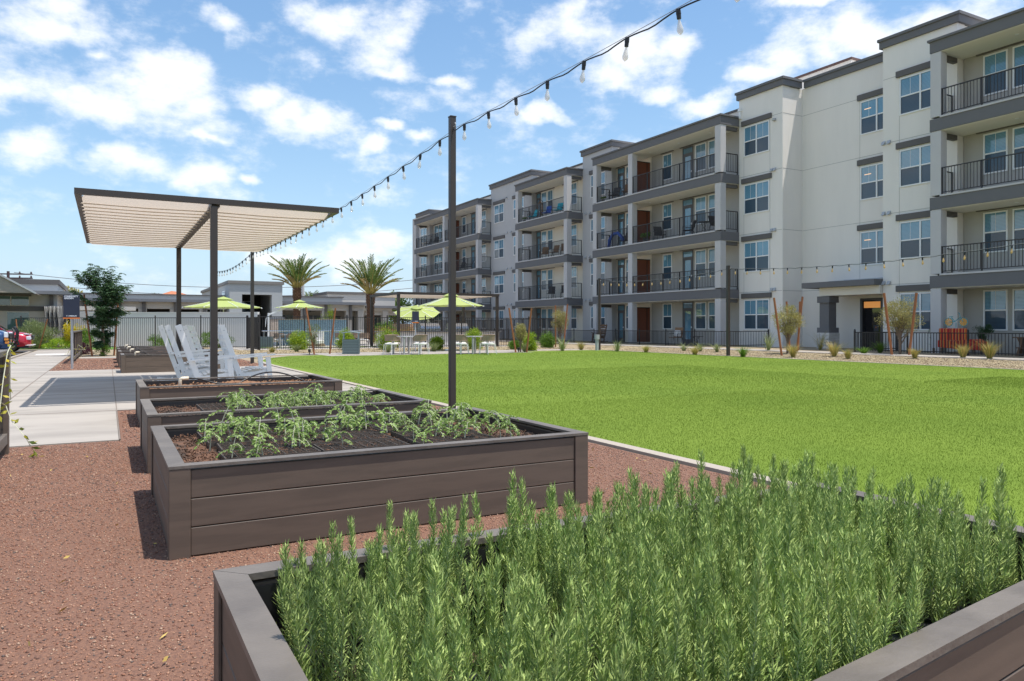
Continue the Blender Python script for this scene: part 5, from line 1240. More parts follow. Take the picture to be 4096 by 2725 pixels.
# ================================================================== pool side things
x0, y0 = at(279, 46); x1, y1 = at(346.6, 46)
M_mos = mat('blue_mosaic', (.13, .23, .29), .4, .35, 30, col2=(.28, .38, .42), c2s=24, c2w=(.45, .55))
t = thing('mosaic_wall', 'long blue mosaic tiled wall behind the pool fence', 'wall', (x0, y0, 0)); mb = MB(); mb.obox((x0, y0, .80), (x1, y1, .80), .3, 1.58); mb.build('tiled_face', M_mos, t, world=True)
mb = MB(); mb.obox((x0, y0, 1.62), (x1, y1, 1.62), .36, .05); mb.build('coping', M_curb, t, world=True)
x0, y0 = at(91, 44.2); x1, y1 = at(258.5, 43.4)
M_wst = mat('garden_wall_stucco', (.62, .62, .60), .9, .06, 1.5, .6, 30)
t = thing('garden_wall', 'long low white stucco wall behind the iron fence', 'wall', (x0, y0, 0)); mb = MB(); mb.obox((x0, y0, .98), (x1, y1, .98), .25, 2.0); mb.build('wall', M_wst, t, world=True)
mb = MB(); mb.obox((x0, y0, 2.005), (x1, y1, 2.005), .30, .05); mb.build('coping', M_wst, t, world=True)
t = thing('grill_counter', 'long pale outdoor kitchen counter under the distant pergola', 'counter', (16.8, 39.6, 0))
mb = MB(); mb.box(13.2, 20.6, 39.3, 40.0, 0, .86); mb.build('cabinet', mat('counter_board', (.80, .76, .73), .8, .1, 3), t, world=True); mb = MB(); mb.box(13.1, 20.7, 39.2, 40.1, .862, .91); mb.build('countertop', mat('counter_top_grey', (.22, .22, .23), .5), t, world=True)
M_steel = mat('steel', (.55, .57, .60), .25, .05, metal=.8)
for px, lb in ((428.5, 'steel grill on the counter left of the near light post'), (457, 'steel grill on the counter right of the near light post')):
    x = 39.6*math.tan(YAW+math.atan((px-CX)/F)); t = thing('grill', lb, 'grill', (x, 39.6, .912), group='grills on the outdoor kitchen counter')
    mb = MB(); mb.box(-.62, .62, -.32, .30, 0, .16, bev=.01); mb.build('body', M_steel, t)
    mb = MB(); mb.prism([(-.32, .162), (.30, .162), (.30, .40), (.12, .47), (-.12, .44), (-.28, .30)], -.58, .58, 'x'); mb.build('hood', M_steel, t)
    mb = MB(); mb.tube([(-.5, -.36, .27), (.5, -.36, .27)], .018, 8); mb.build('handle', M_steel, t)
    mb = MB()
    for i in range(6): mb.tube([(-.5+.2*i, -.32, .08), (-.5+.2*i, -.36, .08)], .025, 8)
    mb.build('knobs', M_door, t)
x, y = at(449, 47); t = thing('shade_post', 'brown pergola-like column behind the lime umbrella', 'post', (x+4.4, y+6, 0)); 
bpy.data.objects.remove(t)
# shuffleboard-like rails, low long bench by the pool
t = thing('pool_rail', 'long shining metal rail running low behind the pool fence', 'handrail', (8, 40, .9)); mb = MB()
p, q = at(262, 42), at(362, 42); mb.tube([(p[0], p[1], .92), (q[0], q[1], .92), (q[0]+.1, q[1], .85)], .03, 8); mb.build('rail', M_steel, t, world=True)
mb = MB()
for u in (.02, .35, .68, .98): mb = MB(); mb.tube([(p[0]+(q[0]-p[0])*u, p[1]+(q[1]-p[1])*u, 0), (p[0]+(q[0]-p[0])*u, p[1]+(q[1]-p[1])*u, .9)], .02, 6); mb.build('support', M_steel, t, world=True)

# ================================================================== clubhouse
CL = thing('clubhouse', 'long low grey clubhouse with flat roofs and a tall open entry', 'building', (9, 61, 0))
def cb(x0, x1, y0, y1, z0, z1, name, m, par=None): mb = MB(); mb.box(x0, x1, y0, y1, z0, z1); return mb.build(name, m, par or CL, world=True)
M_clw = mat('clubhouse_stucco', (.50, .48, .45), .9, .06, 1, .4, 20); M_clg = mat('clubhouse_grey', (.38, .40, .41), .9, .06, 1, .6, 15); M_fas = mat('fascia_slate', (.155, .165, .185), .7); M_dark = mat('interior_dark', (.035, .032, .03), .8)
# entry tower, open below
cb(8.1, 9.0, 59.4, 60.2, 0, 4.45, 'entry_pier', M_clg); cb(11.2, 12.0, 59.4, 60.2, 0, 4.45, 'entry_pier', M_clg); cb(9.001, 11.199, 59.4, 60.2, 3.65, 4.45, 'entry_lintel', M_clg)
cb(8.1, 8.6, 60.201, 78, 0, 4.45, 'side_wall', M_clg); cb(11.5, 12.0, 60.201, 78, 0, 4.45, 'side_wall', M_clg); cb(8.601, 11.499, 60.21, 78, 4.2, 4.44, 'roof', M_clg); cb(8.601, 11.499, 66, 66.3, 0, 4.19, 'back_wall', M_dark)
cb(7.98, 12.12, 59.28, 78.1, 4.451, 4.68, 'roof_edge', mat('cap_grey_brown', (.20, .19, .18), .8))
for (a, b) in ((8.0, 9.1), (11.1, 12.1)):
    cb(a, b, 59.3, 60.3, 0, 1.75, 'stone_base', mat('stone_ledge', (.40, .34, .29), .9, .3, 6, 1, 12)); cb(a-.04, b+.04, 59.26, 60.34, 1.751, 1.9, 'stone_cap', M_fas)
def win(x0, x1, y, z0, z1, n, green=False, par=None):
    mb = MB(); t = .05
    for i in range(n+1): x = x0+(x1-x0)*i/n; mb.box(x-t/2, x+t/2, y-.05, y, z0, z1)
    mb.box(x0, x1, y-.05, y, z0-t, z0); mb.box(x0, x1, y-.05, y, z1, z1+t); fo = mb.build('window', mat('frame_pale', (.62, .62, .58), .6), par or CL, world=True)
    mb = MB(); mb.box(x0, x1, y-.025, y-.001, z0, z1); mb.build('pane', M_gl3 if green else M_gl2, fo, world=True)
M_gl3 = blinds('glass_greenish', (.03, .08, .07), (.05, .13, .11), 19.)
mb = MB(); mb.box(8.05, 8.09, 61.6, 63.2, 3.2, 4.0); fo = mb.build('window', M_white, CL, world=True); mb = MB(); mb.box(8.04, 8.048, 61.7, 62.35, 3.27, 3.93); mb.box(8.04, 8.048, 62.45, 63.1, 3.27, 3.93); mb.build('pane', M_gl1, fo, world=True)
win(9.1, 10.9, 65.95, 2.3, 3.3, 2)
# left colonnade wing
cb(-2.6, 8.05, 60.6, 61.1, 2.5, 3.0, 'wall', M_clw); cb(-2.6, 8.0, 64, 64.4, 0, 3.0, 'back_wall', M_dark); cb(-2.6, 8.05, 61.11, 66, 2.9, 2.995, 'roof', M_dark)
cb(-2.7, 7.97, 60.0, 61.6, 3.0, 3.2, 'eave', M_fas); cb(-2.6, 8.0, 61.3, 66, 3.201, 3.55, 'roof_wall', M_clw); cb(-2.65, 8.02, 61.2, 61.62, 3.551, 3.62, 'parapet', M_trim)
for px in (84, 118, 142.5, 174, 203):
    x = 60.8*math.tan(YAW+math.atan((px-CX)/F)); cb(x-.28, x+.28, 60.55, 61.15, 0, 2.499, 'column', M_clw); cb(x-.03, x+.2, 60.35, 60.549, 1.75, 2.99, 'bracket', M_trim)
# right colonnade wing
cb(12.05, 21.4, 60.6, 61.1, 2.5, 2.98, 'wall', M_clw); cb(12.05, 22.3, 64.5, 65, 0, 3.0, 'back_wall', M_clw); cb(12.05, 19.0, 60.0, 61.6, 2.981, 3.2, 'eave', M_fas); cb(12.05, 21.5, 61.11, 65, 2.93, 2.98, 'roof', M_soffit)
cb(12.05, 17.3, 61.3, 66, 3.201, 3.6, 'roof_wall', M_clw); cb(12.05, 17.4, 61.2, 61.7, 3.601, 3.68, 'parapet', M_trim)
cb(17.3, 23.6, 66, 71, 2.9, 4.1, 'upper_wall', M_clw); cb(17.2, 23.7, 65.9, 71.1, 4.101, 4.33, 'parapet', M_trim)
cb(19.02, 24.6, 60.2, 65.9, 2.75, 2.95, 'eave', M_fas); cb(19.03, 24.0, 60.9, 61.1, 2.15, 2.5, 'beam', M_clw)
for px in (302.5, 324.2, 348.3, 359.9, 384.5):
    x = 60.85*math.tan(YAW+math.atan((px-CX)/F)); cb(x-.25, x+.25, 60.55, 61.15, 0, 2.499, 'column', M_clw)
    if px < 350: cb(x-.05, x+.15, 60.3, 60.549, 1.75, 2.97, 'bracket', M_trim)
win(12.6, 14.0, 64.45, .9, 2.15, 2); win(14.8, 16.4, 64.45, .9, 2.15, 2); cb(17.0, 18.0, 64.4, 64.49, 0, 2.1, 'doorway', M_dark); cb(18.5, 19.2, 64.4, 64.49, 0, 2.1, 'doorway', M_dark); win(20.6, 22.2, 64.45, .9, 2.0, 2, True)
cb(20.4, 22.4, 64.38, 64.44, 2.06, 2.3, 'lintel', M_trim); cb(19.5, 20.0, 64.38, 64.44, 2.1, 2.3, 'lintel', M_trim)
# two ceiling fans
for x in (14.9, 18.1):
    mb = MB()
    for a in range(5): mb.obox((x, 62.5, 2.45), (x+.75*math.cos(a*1.257), 62.5+.75*math.sin(a*1.257), 2.45), .14, .012)
    mb.tube([(x, 62.5, 2.40), (x, 62.5, 2.93)], .05, 6); mb.build('ceiling_fan', M_door, CL, world=True)
# left two-row building
LB = thing('leasing_building', 'pale two level building at the far left with window rows and slate eave', 'building', (-8, 54, 0))
def lb(x0, x1, y0, y1, z0, z1, name, m): return cb(x0, x1, y0, y1, z0, z1, name, m, LB)
M_lbw = mat('leasing_stucco', (.60, .585, .56), .9, .05, 1, .4, 20)
lb(-22, -2.75, 54, 66, 0, 3.15, 'wall', M_lbw); lb(-22, -2.75, 54.6, 66, 3.36, 3.82, 'upper_wall', M_lbw); lb(-22.1, -2.65, 54.5, 66, 3.821, 4.12, 'parapet', M_trim)
lb(-22, -2.0, 53.0, 66, 3.151, 3.35, 'eave', M_fas); lb(-22, -3.4, 53.9, 53.999, 2.13, 2.42, 'band', M_band)
for (a, b, z0, z1, n) in ((-7.05, -4.2, 2.48, 3.02, 3), (-7.05, -5.9, 1.0, 2.05, 1), (-5.35, -4.2, 1.0, 2.05, 1), (-10.5, -8.0, 2.48, 3.02, 2), (-10.5, -8.0, .5, 2.05, 2)): win(a, b, 53.99, z0, z1, n, True, LB)
lb(-7.2, -4.1, 53.9, 53.999, 3.03, 3.149, 'lintel', M_trim); lb(-7.75, -7.5, 53.6, 53.99, 2.5, 3.149, 'bracket', M_trim); lb(-3.15, -2.95, 53.6, 53.99, 2.45, 3.149, 'bracket', M_trim)
lb(-3.4, -3.15, 53.4, 54.2, 0, 2.45, 'pier', M_clw); lb(-3.4, 1.6, 53.4, 54.2, 2.2, 2.45, 'covered_walk_beam', M_clw); lb(-2.2, 1.8, 57, 57.3, 0, 2.2, 'back_wall', M_clg)
# corrugated carport roof reaching in from the left
t = thing('carport_roof', 'sloping tan corrugated carport roof at the left edge', 'carport', (-8, 50, 0)); mb = MB()
mb.quad((-3.45, 48.3, 2.99), (-6.5, 48.3, 4.80), (-6.5, 53.5, 4.80), (-3.45, 53.5, 2.99)); mb.quad((-6.5, 48.3, 4.80), (-9.6, 48.3, 2.99), (-9.6, 53.5, 2.99), (-6.5, 53.5, 4.80))
mb.build('roof_sheet', mat('corrugated_tan', (.34, .29, .24), .6, .2, 3), t, world=True)
mb = MB(); mb.obox((-3.45, 48.28, 3.0), (-6.5, 48.28, 4.81), .08, .09); mb.obox((-6.5, 48.28, 4.81), (-9.6, 48.28, 3.0), .08, .09); mb.build('edge_beam', M_vent, t, world=True)
mb = MB()
for i in range(22): z = 3.02+i*.078; w = max(.05, (4.78-z)/.593); mb.box(-6.5-w, -6.5+w, 48.36+(i % 2)*.012, 48.39+(i % 2)*.012, z, z+.074)
mb.build('gable_sheet', MATS['corrugated_tan'], t, world=True)
mb = MB(); mb.box(-9.2, -9.0, 50.2, 50.4, 0, 3.1); mb.build('column', M_post, t, world=True)
# striped cabana curtains
t = thing('striped_curtains', 'navy and white striped curtains tied back under the covered walk', 'curtains', at(54, 44.6)+(1.2,)); CUR = []
M_nav = mat('curtain_navy', (.02, .022, .05), .9); M_cw = mat('curtain_white', (.74, .73, .70), .9)
for gi, pxc in enumerate((48.0, 52.2, 56.4, 60.6)):
    x, y = at(pxc, 44.6); mb = MB(); n = 24
    for i in range(n):
        for (za, zb, wa, wb) in ((2.4, 1.35, .24, .13), (1.35, 1.2, .13, .13), (1.2, .25 if gi == 0 else .65, .13, .20)):
            u0, u1 = i/n*2-1, (i+1)/n*2-1; f0, f1 = .05*math.sin(i*1.7), .05*math.sin((i+1)*1.7)
            mb.quad((x+u0*wb, y+f0, zb), (x+u1*wb, y+f1, zb), (x+u1*wa, y+f1, za), (x+u0*wa, y+f0, za), (i//2) % 2)
    mb.build('curtain', [M_nav, M_cw], t, world=True)
# tiled house, skyline block, far trees
t = thing('tiled_house', 'distant house with red tiled hip roof over the low wing', 'house', at(175, 110)+(0,)); x, y = at(175, 110)
mb = MB(); mb.box(x-9, x+9, y-4, y+6, 0, 4.4); mb.build('wall', M_clw, t, world=True); mb = MB(); n = len(mb.v)
mb.v += [(x-6, y-5, 4.3), (x+6, y-5, 4.3), (x+6, y+7, 4.3), (x-6, y+7, 4.3), (x-.5, y, 6.5), (x+.5, y+2, 6.5)]; mb.f += [(0, 1, 5, 4), (1, 2, 5), (2, 3, 4, 5), (3, 0, 4)]; mb.m += [0]*4
mb.build('roof', mat('roof_tile_red', (.42, .15, .07), .8, .4, 3, 1, 4), t, world=True)
def far_tree(px, d, h, r, m, label, seed, n=2600, L=.35): x, y = at(px, d); small_tree(x, y, 0, h, r, n, L, m, label, seed, W=.5, clumps=34, jit=.4, name='far_tree')
far_tree(403, 78, 4.6, 3.4, L_far, 'bright green tree beyond the pool between clubhouse and flats', 51, 5200, .22)
far_tree(395, 95, 5.6, 1.3, L_olive, 'taller grey green tree behind the bright green tree', 52, 1600)
far_tree(70.5, 80, 5.4, 1.3, L_gold, 'yellow brown tree top over the roofs beside the feathery tree', 53, 2200)
far_tree(64, 76, 4.9, .9, L_gold, 'small yellow tree top left behind the garden sign', 54, 1200)
M_brick = mat('brick_tan', (.42, .26, .17), .9, .2, 4)
mb = MB(); x0, y0 = at(384, 62); x1, y1 = at(412, 58); mb.obox((x0, y0, .7), (x1, y1, .7), .3, 1.4); tag(mb.build('boundary_wall', M_brick, loc=(x0, y0, 0)), 'tan brick boundary wall beyond the pool yard', 'wall')
B2(395, 52, rx=1.6, h=.75, n=4500, L=.12, m=leafmat('oleander', (.10, .15, .04), (.42, .22, .12), .1, .3), label='pinkish flowering oleander behind the pool fence', seed=61, clumps=36)
B2(386, 58, rx=1.2, h=1.0, n=2500, L=.12, m=L_green, label='dark green shrub at the clubhouse corner', seed=62)
# utility pole with wires
x, y = at(8.2, 120); t = thing('utility_pole', 'dark wooden utility pole with cross arms at the far left', 'utility pole', (x, y, 0)); M_pole = mat('pole_wood', (.07, .045, .05), .9)
mb = MB(); mb.tube([(0, 0, 0), (0, 0, 10.2)], [.28, .2], 8); mb.build('pole', M_pole, t)
for z in (9.75, 9.1):
    mb = MB(); mb.obox((-3.4, 1.0, z), (3.4, -1.0, z), .18, .2); mb.build('cross_arm', M_pole, t)
    mb = MB()
    for u in (-3.2, -1.6, 1.6, 3.2): mb.lathe([(.1, .1), (.14, .2), (.08, .42)], (u, -u*.3, z), 6)
    mb.build('insulator', M_pole, t)
M_ww = mat('wire_dark', (.10, .10, .12), .6)
for k, (za, zb, lb_) in enumerate(((10.0, 9.3, 'topmost utility wire over the far roofs'), (8.6, 7.9, 'middle utility wire over the far roofs'), (7.2, 6.6, 'lowest utility wire over the far roofs'))):
    p, q = at(14, 120), at(414, 128); pts = [(p[0]+(q[0]-p[0])*i/40, p[1]+(q[1]-p[1])*i/40, za+(zb-za)*i/40-3.4*4*(i/40)*(1-i/40)*.55) for i in range(41)]
    mb = MB(); mb.tube(pts, .045, 4); tag(mb.build('utility_wire', M_ww, loc=pts[0]), lb_, 'wire', 'utility wires')
x, y = at(302.6, 70); mb = MB(); mb.tube([(x, y, 0), (x, y, 9.5)], .11, 8); mb.box(x-.3, x+.3, y-.1, y+.1, 9.5, 9.6); bpy.data.objects.remove(mb.build('tmp', M_vent)) 
x, y = at(303, 90); mb = MB(); mb.tube([(x, y, 0), (x, y, 7.2)], [.22, .16], 8); mb.obox((x-.9, y, 6.9), (x+.9, y, 6.9), .12, .12); tag(mb.build('lamp_mast', M_vent, loc=(x, y, 0)), 'pale mast behind the left date palm', 'mast')

# ================================================================== cars
M_tyre = mat('tyre', (.02, .02, .02), .8); M_rim = mat('alloy', (.45, .46, .48), .3, metal=.8); M_glass = mat('car_glass', (.02, .025, .03), .05, coat=1)
M_lamp = mat('headlamp', (.75, .80, .85), .08, coat=1); M_amb = mat('amber_lens', (.85, .30, .03), .2, coat=1); M_blk = mat('black_trim', (.018, .018, .02), .5)
def loft(mb, secs, mi=0):
    """secs: list of (x, [(y,z)...]) cross-sections along the car"""
    n0 = len(mb.v); k = len(secs[0][1])
    for x, s in secs: mb.v += [(x, a, b) for a, b in s]
    for i in range(len(secs)-1):
        for j in range(k-1): mb.f.append((n0+i*k+j, n0+i*k+j+1, n0+(i+1)*k+j+1, n0+(i+1)*k+j)); mb.m.append(mi)
    for i in (0, len(secs)-1): mb.f.append(tuple(n0+i*k+j for j in range(k))); mb.m.append(mi)
    return mb
def car(loc, rz, label, col, kind):
    t = thing('parked_car', label, 'car', loc, rz, 'cars parked by the path'); P = mat('car_paint_'+kind, col, .3, .0, coat=1, metal=.3)
    suv = kind == 'red'; Wd = .90 if suv else .98; nose_h = .98 if suv else 1.12; roof = 1.60 if suv else 1.85; Ln = 4.1 if suv else 5.4
    def sec(hood, w, zb=.28): return [(-w*.92, zb), (-w, zb+.15), (-w, hood*.62), (-w*.97, hood*.82), (-w*.88, hood*.95), (-w*.6, hood), (0, hood+.02), (w*.6, hood), (w*.88, hood*.95), (w*.97, hood*.82), (w, hood*.62), (w, zb+.15), (w*.92, zb)]
    mb = MB()   # nose at x=0, body runs to -x
    secs = [(.0, sec(nose_h*.70, Wd*.72)), (-.05, sec(nose_h*.80, Wd*.86)), (-.16, sec(nose_h*.88, Wd*.95)), (-.4, sec(nose_h*.94, Wd)), (-.9, sec(nose_h, Wd)), (-1.25, sec(nose_h*1.03, Wd)), (-Ln+.5, sec(nose_h*1.05, Wd)), (-Ln+.1, sec(nose_h*1.0, Wd*.96)), (-Ln, sec(nose_h*.85, Wd*.9))]
    loft(mb, secs); b = mb.build('body', P, t, smooth=False)
    bm = bmesh.new(); bm.from_mesh(b.data); bmesh.ops.recalc_face_normals(bm, faces=bm.faces); bm.to_mesh(b.data); bm.free()
    sub = b.modifiers.new('s', 'SUBSURF'); sub.levels = 1; sub.render_levels = 2
    for p_ in b.data.polygons: p_.use_smooth = True
    def cab(h, w): return [(-w, nose_h*.98), (-w*.97, nose_h*.98+(h-nose_h)*.4), (-w*.86, h-.06), (-w*.7, h), (0, h+.03), (w*.7, h), (w*.86, h-.06), (w*.97, nose_h*.98+(h-nose_h)*.4), (w, nose_h*.98)]
    xe = -Ln+.25 if suv else -3.3
    mb = MB(); loft(mb, [(-1.0, cab(nose_h+.05, Wd*.90)), (-1.75, cab(roof-.06, Wd*.92)), (-2.2, cab(roof, Wd*.92)), (xe-.1 if not suv else -Ln+.9, cab(roof-.04, Wd*.92)), (xe, cab(nose_h+.15, Wd*.90))]); c = mb.build('cabin', M_glass, t)
    mb = MB(); mb.box(-3.2, -1.95, -Wd*.66, Wd*.66, roof-.0, roof+.045, bev=.02)
    for s in (-1, 1): mb.obox((-1.05, s*Wd*.87, nose_h+.03), (-1.8, s*Wd*.80, roof-.03), .07, .05); mb.obox((-2.6, s*Wd*.93, nose_h), (-2.6, s*Wd*.82, roof-.03), .08, .03)
    mb.build('roof', P, t)
    rr = .34 if suv else .40
    for (wx, s) in ((-.86, -1), (-.86, 1), (-Ln+.9, -1), (-Ln+.9, 1)):
        y = s*(Wd-.10); mb = MB()
        prof = [(rr*.62, -.11), (rr*.9, -.115), (rr, -.07), (rr, .07), (rr*.9, .115), (rr*.62, .11)]; mb.lathe(prof, k=28); mb.xf(Matrix.Translation((wx, y, rr)) @ Matrix.Rotation(R(90), 4, 'X')); w = mb.build('wheel', M_tyre, t)
        mb = MB(); mb.lathe([(.0, -.06), (rr*.60, -.06), (rr*.62, -.1), (rr*.62, .1), (rr*.60, .06), (.05, .07)], k=24)
        for a in range(5): mb.obox((.03*math.cos(a*1.257), .03*math.sin(a*1.257), s*-.10*-1*0+.0), (rr*.58*math.cos(a*1.257), rr*.58*math.sin(a*1.257), 0), .07, .20)
        mb.xf(Matrix.Translation((wx, y, rr)) @ Matrix.Rotation(R(90), 4, 'X')); mb.build('rim', M_rim, w)
        mb = MB(); arc = [(wx+(rr+.09)*math.cos(a), rr+(rr+.09)*math.sin(a)) for a in [math.pi*i/14 for i in range(15)]]; ar2 = [(wx+(rr+.02)*math.cos(a), rr+(rr+.02)*math.sin(a)) for a in [math.pi*(14-i)/14 for i in range(15)]]
        mb.prism(arc+ar2, s*(Wd-.02), s*(Wd+.012), 'y'); mb.build('wheel_arch', M_blk, t)
    for s in (-1, 1):
        mb = MB(); z = nose_h*.66
        mb.xf(Matrix.Identity(4)); mb.box(-.20, -.015, s*Wd*.62, s*Wd*.93, z-.07, z+.08, bev=.02) if suv else mb.box(-.14, .0, s*Wd*.62, s*Wd*.94, z-.0, z+.20, bev=.02)
        h = mb.build('headlight', M_lamp, t)
        mb = MB(); mb.box(-.16, .012, s*Wd*.66, s*Wd*.88, z-.03, z+.03) if suv else mb.box(-.12, .012, s*Wd*.64, s*Wd*.965, z-.11, z-.03); mb.build('lens', M_rim if suv else M_amb, h)
        if suv: mb = MB(); mb.box(-.30, -.09, s*Wd*.60, s*Wd*.90, z+.17, z+.20, bev=.008); mb.build('running_light', M_lamp, t)
        else: mb = MB(); mb.box(-.1, .03, s*Wd*.80, s*Wd*.95, .50, .60, bev=.01); mb.build('side_marker', M_amb, t)
    mb = MB(); mb.box(-.05, .035, -Wd*.52, Wd*.52, nose_h*.58, nose_h*.80, bev=.02)
    g_ = mb.build('grille', M_blk, t); mb = MB()
    for i in range(4): z = nose_h*.6+i*.055; mb.box(.036, .045, -Wd*.5, Wd*.5, z, z+.012)
    mb.build('grille_bars', M_rim, g_)
    mb = MB(); mb.box(-.25, .06, -Wd*.92, Wd*.92, .30, .36 if suv else .55, bev=.03); mb.build('bumper', mat('bumper_silver', (.42, .42, .42), .4) if suv else P, t)
    mb = MB(); mb.box(-Ln+.2, -.1, -Wd*.9, Wd*.9, .2, .31); mb.build('underbody', M_blk, t)
    if not suv:
        mb = MB()
        for s in (-.42, .42): mb.tube([(.06, s*2.0, .42), (.16, s*2.05, .62), (.19, s*2.05, .95), (.12, s*1.9, 1.10)], .032, 8)
        for z, w in ((.62, .84), (.80, .86), (.98, .84)): mb.tube([(.17, -w, z), (.17, w, z)], .024, 8)
        for y in (-.3, .3): mb.tube([(.1, y, .40), (.20, y, .62), (.22, y, 1.0), (.14, y, 1.14)], .03, 8)
        mb.tube([(.14, -.42, 1.14), (.14, .42, 1.14)], .03, 8); mb.build('bull_bar', M_blk, t)
    return t
car((-3.0, 40.3, 0), 0, 'red parked SUV with silver lower bumper beside the path', (.55, .012, .035), 'red')
car((-3.4, 35.6, 0), 0, 'dark blue parked pickup with black bull bar, nearest the camera', (.012, .05, .14), 'blue')

# ================================================================== balcony and patio furniture
M_mesh = mat('sling_dark', (.05, .045, .045), .7); M_wick = mat('wicker_brown', (.22, .12, .06), .8, .3, 40); M_bcu = mat('cushion_blue', (.02, .10, .45), .8); M_teal = mat('cushion_teal', (.02, .45, .55), .8)
def pchair(m, fr=None, tall=0):
    t = thing('patio_chair', '', 'chair'); fr = fr or M_iron
    mb = MB(); mb.box(-.24, .26, -.26, .26, .40, .43, bev=.008); mb.build('seat', m, t)
    mb = MB(); mb.obox((-.24, 0, .44), (-.42, 0, .98+tall), .52, .03, up=(1, 0, 0)); mb.build('backrest', m, t)
    for s in (-1, 1):
        mb = MB(); mb.tube([(.30, s*.28, 0), (.24, s*.28, .40), (.26, s*.28, .62), (-.22, s*.28, .64), (-.34, s*.28, .66)], .016, 6); mb.build('arm_frame', fr, t); mb = MB(); mb.tube([(-.36, s*.27, 0), (-.24, s*.27, .44)], .016, 6); mb.build('leg', fr, t)
    return t
def btable(x, y, z, label, r=.33):
    t = thing('bistro_table', label, 'table', (x, y, z)); mb = MB(); mb.lathe([(r, .70), (r, .725)], k=20); mb.build('tabletop', M_iron, t); mb = MB()
    for a in (0, 2.09, 4.19): mb.tube([(.22*math.cos(a), .22*math.sin(a), 0), (.04*math.cos(a), .04*math.sin(a), .4), (.18*math.cos(a), .18*math.sin(a), .70)], .014, 5)
    mb.build('legs', M_iron, t)
pcs = {'mesh': pchair(M_mesh), 'wick': pchair(M_wick), 'blue': pchair(M_bcu), 'teal': pchair(M_teal)}; ud = set()
def pc(kind, y, fl, x, rz, lb):
    z = FL[fl]+(.052 if fl else .0)
    if kind in ud: dup(pcs[kind], (x, y, z), rz, lb, group='chairs on the balconies')
    else: o = pcs[kind]; ud.add(kind); o.location = (x, y, z); o.rotation_euler = (0, 0, rz); o['label'] = lb; o['group'] = 'chairs on the balconies'
W_ = math.pi
pc('mesh', 47.5, 1, 29.3, W_*1.25, 'left dark sling chair on the second floor balcony of the middle stack'); pc('mesh', 45.6, 1, 29.3, W_*1.3, 'right dark sling chair on the second floor balcony of the middle stack')
pc('wick', 48.6, 2, 29.35, W_*1.2, 'left brown wicker chair on the third floor balcony'); pc('wick', 47.2, 2, 29.35, W_*1.1, 'middle brown wicker chair on the third floor balcony'); pc('wick', 45.7, 2, 29.35, W_*1.3, 'right brown wicker chair on the third floor balcony')
pc('blue', 48.2, 3, 29.3, W_*1.1, 'blue cushioned chair on the top middle balcony'); pc('teal', 46.6, 3, 29.3, W_*1.1, 'teal cushioned chair on the top middle balcony'); pc('mesh', 45.5, 3, 29.3, W_*1.2, 'dark chair at the right of the top middle balcony'); pc('teal', 50.3, 3, 29.3, W_, 'teal chair at the door of the top middle balcony')
pc('mesh', 35.2, 2, 29.5, W_*1.4, 'dark chair with tan seat beside a small plant on the third floor balcony'); pc('mesh', 32.7, 2, 29.5, W_*.7, 'dark bistro chair left of the round table on the third floor'); btable(31.2, 0, 0, 'x') if False else None
btable(29.4, 31.3, FL[2]+.052, 'round black bistro table on the third floor balcony'); pc('mesh', 30.3, 2, 29.4, W_*1.5, 'dark bistro chair right of the round table on the third floor')
pc('mesh', 39.6, 3, 29.3, W_*1.1, 'black chair on the top floor balcony left of the wood screen'); pc('wick', 38.2, 3, 29.3, W_*1.2, 'low brown chair on the top floor balcony by the column')
pc('mesh', 38.7, 2, 29.4, W_, 'dark chair behind the blue arch on the third floor'); pc('mesh', 72, 3, 29.3, W_, 'left black chair on the far top balcony'); pc('mesh', 70, 3, 29.3, W_*1.2, 'right black chair on the far top balcony'); pc('mesh', 63.7, 2, 29.3, W_*1.1, 'left dark chair on the far third floor balcony'); pc('mesh', 61.9, 2, 29.3, W_*.9, 'right dark chair on the far third floor balcony')
btable(29.3, 62.8, FL[2]+.052, 'small dark table on the far third floor balcony')
mb = MB(); mb.tube([(29.1, 39.9, FL[2]+.1), (29.1, 39.8, FL[2]+.6), (29.1, 39.4, FL[2]+.95), (29.1, 38.9, FL[2]+.98), (29.1, 38.5, FL[2]+.7), (29.1, 38.35, FL[2]+.45)], [.11]*6, 8); tag(mb.build('pool_float', mat('float_blue', (.02, .08, .35), .4), loc=(29.1, 39.2, FL[2]), smooth=True), 'blue inflatable arch on the third floor balcony', 'pool float')
t = thing('egg_chair', 'brown wicker egg chair on the top middle balcony', 'chair', (29.35, 49.3, FL[3]+.052)); mb = MB()
for k in range(9):
    a = -1.2+2.4*k/8; mb.tube([(.25*math.cos(a)*math.sin(u), .42*math.sin(a)*math.sin(u)+0, .85-.62*math.cos(u)) for u in [math.pi*i/10 for i in range(11)]], .014, 5)
for i in range(2, 9): u = math.pi*i/10; mb.tube([(.25*math.cos(a)*math.sin(u), .42*math.sin(a)*math.sin(u), .85-.62*math.cos(u)) for a in [-1.2+2.4*k/8 for k in range(9)]], .012, 5)
mb.build('basket', M_wick, t); mb = MB(); mb.tube([(.3, 0, 0), (.34, 0, .9), (.3, 0, 1.5), (.0, 0, 1.65), (0, 0, 1.47)], .025, 8); mb.lathe([(.4, 0), (.4, .03)], (.0, 0, 0), 16); mb.build('stand', M_iron, t)
def wall_pot(x, y, z, label, s=1.):
    t = thing('potted_plant', label, 'potted plant', (x, y, z)); mb = MB(); mb.lathe([(.08*s, 0), (.12*s, .2*s), (.0, .2*s)], k=12); mb.build('pot', M_pot, t)
    cc, P, off = crown_pts(240, (0, 0, .32*s), (.16*s, .16*s, .14*s), 8, 3, .4); v, f = leaf_cards(P, off+[0, 0, .05], .09*s, .03*s); npmesh('foliage', v, f, L_green, t)
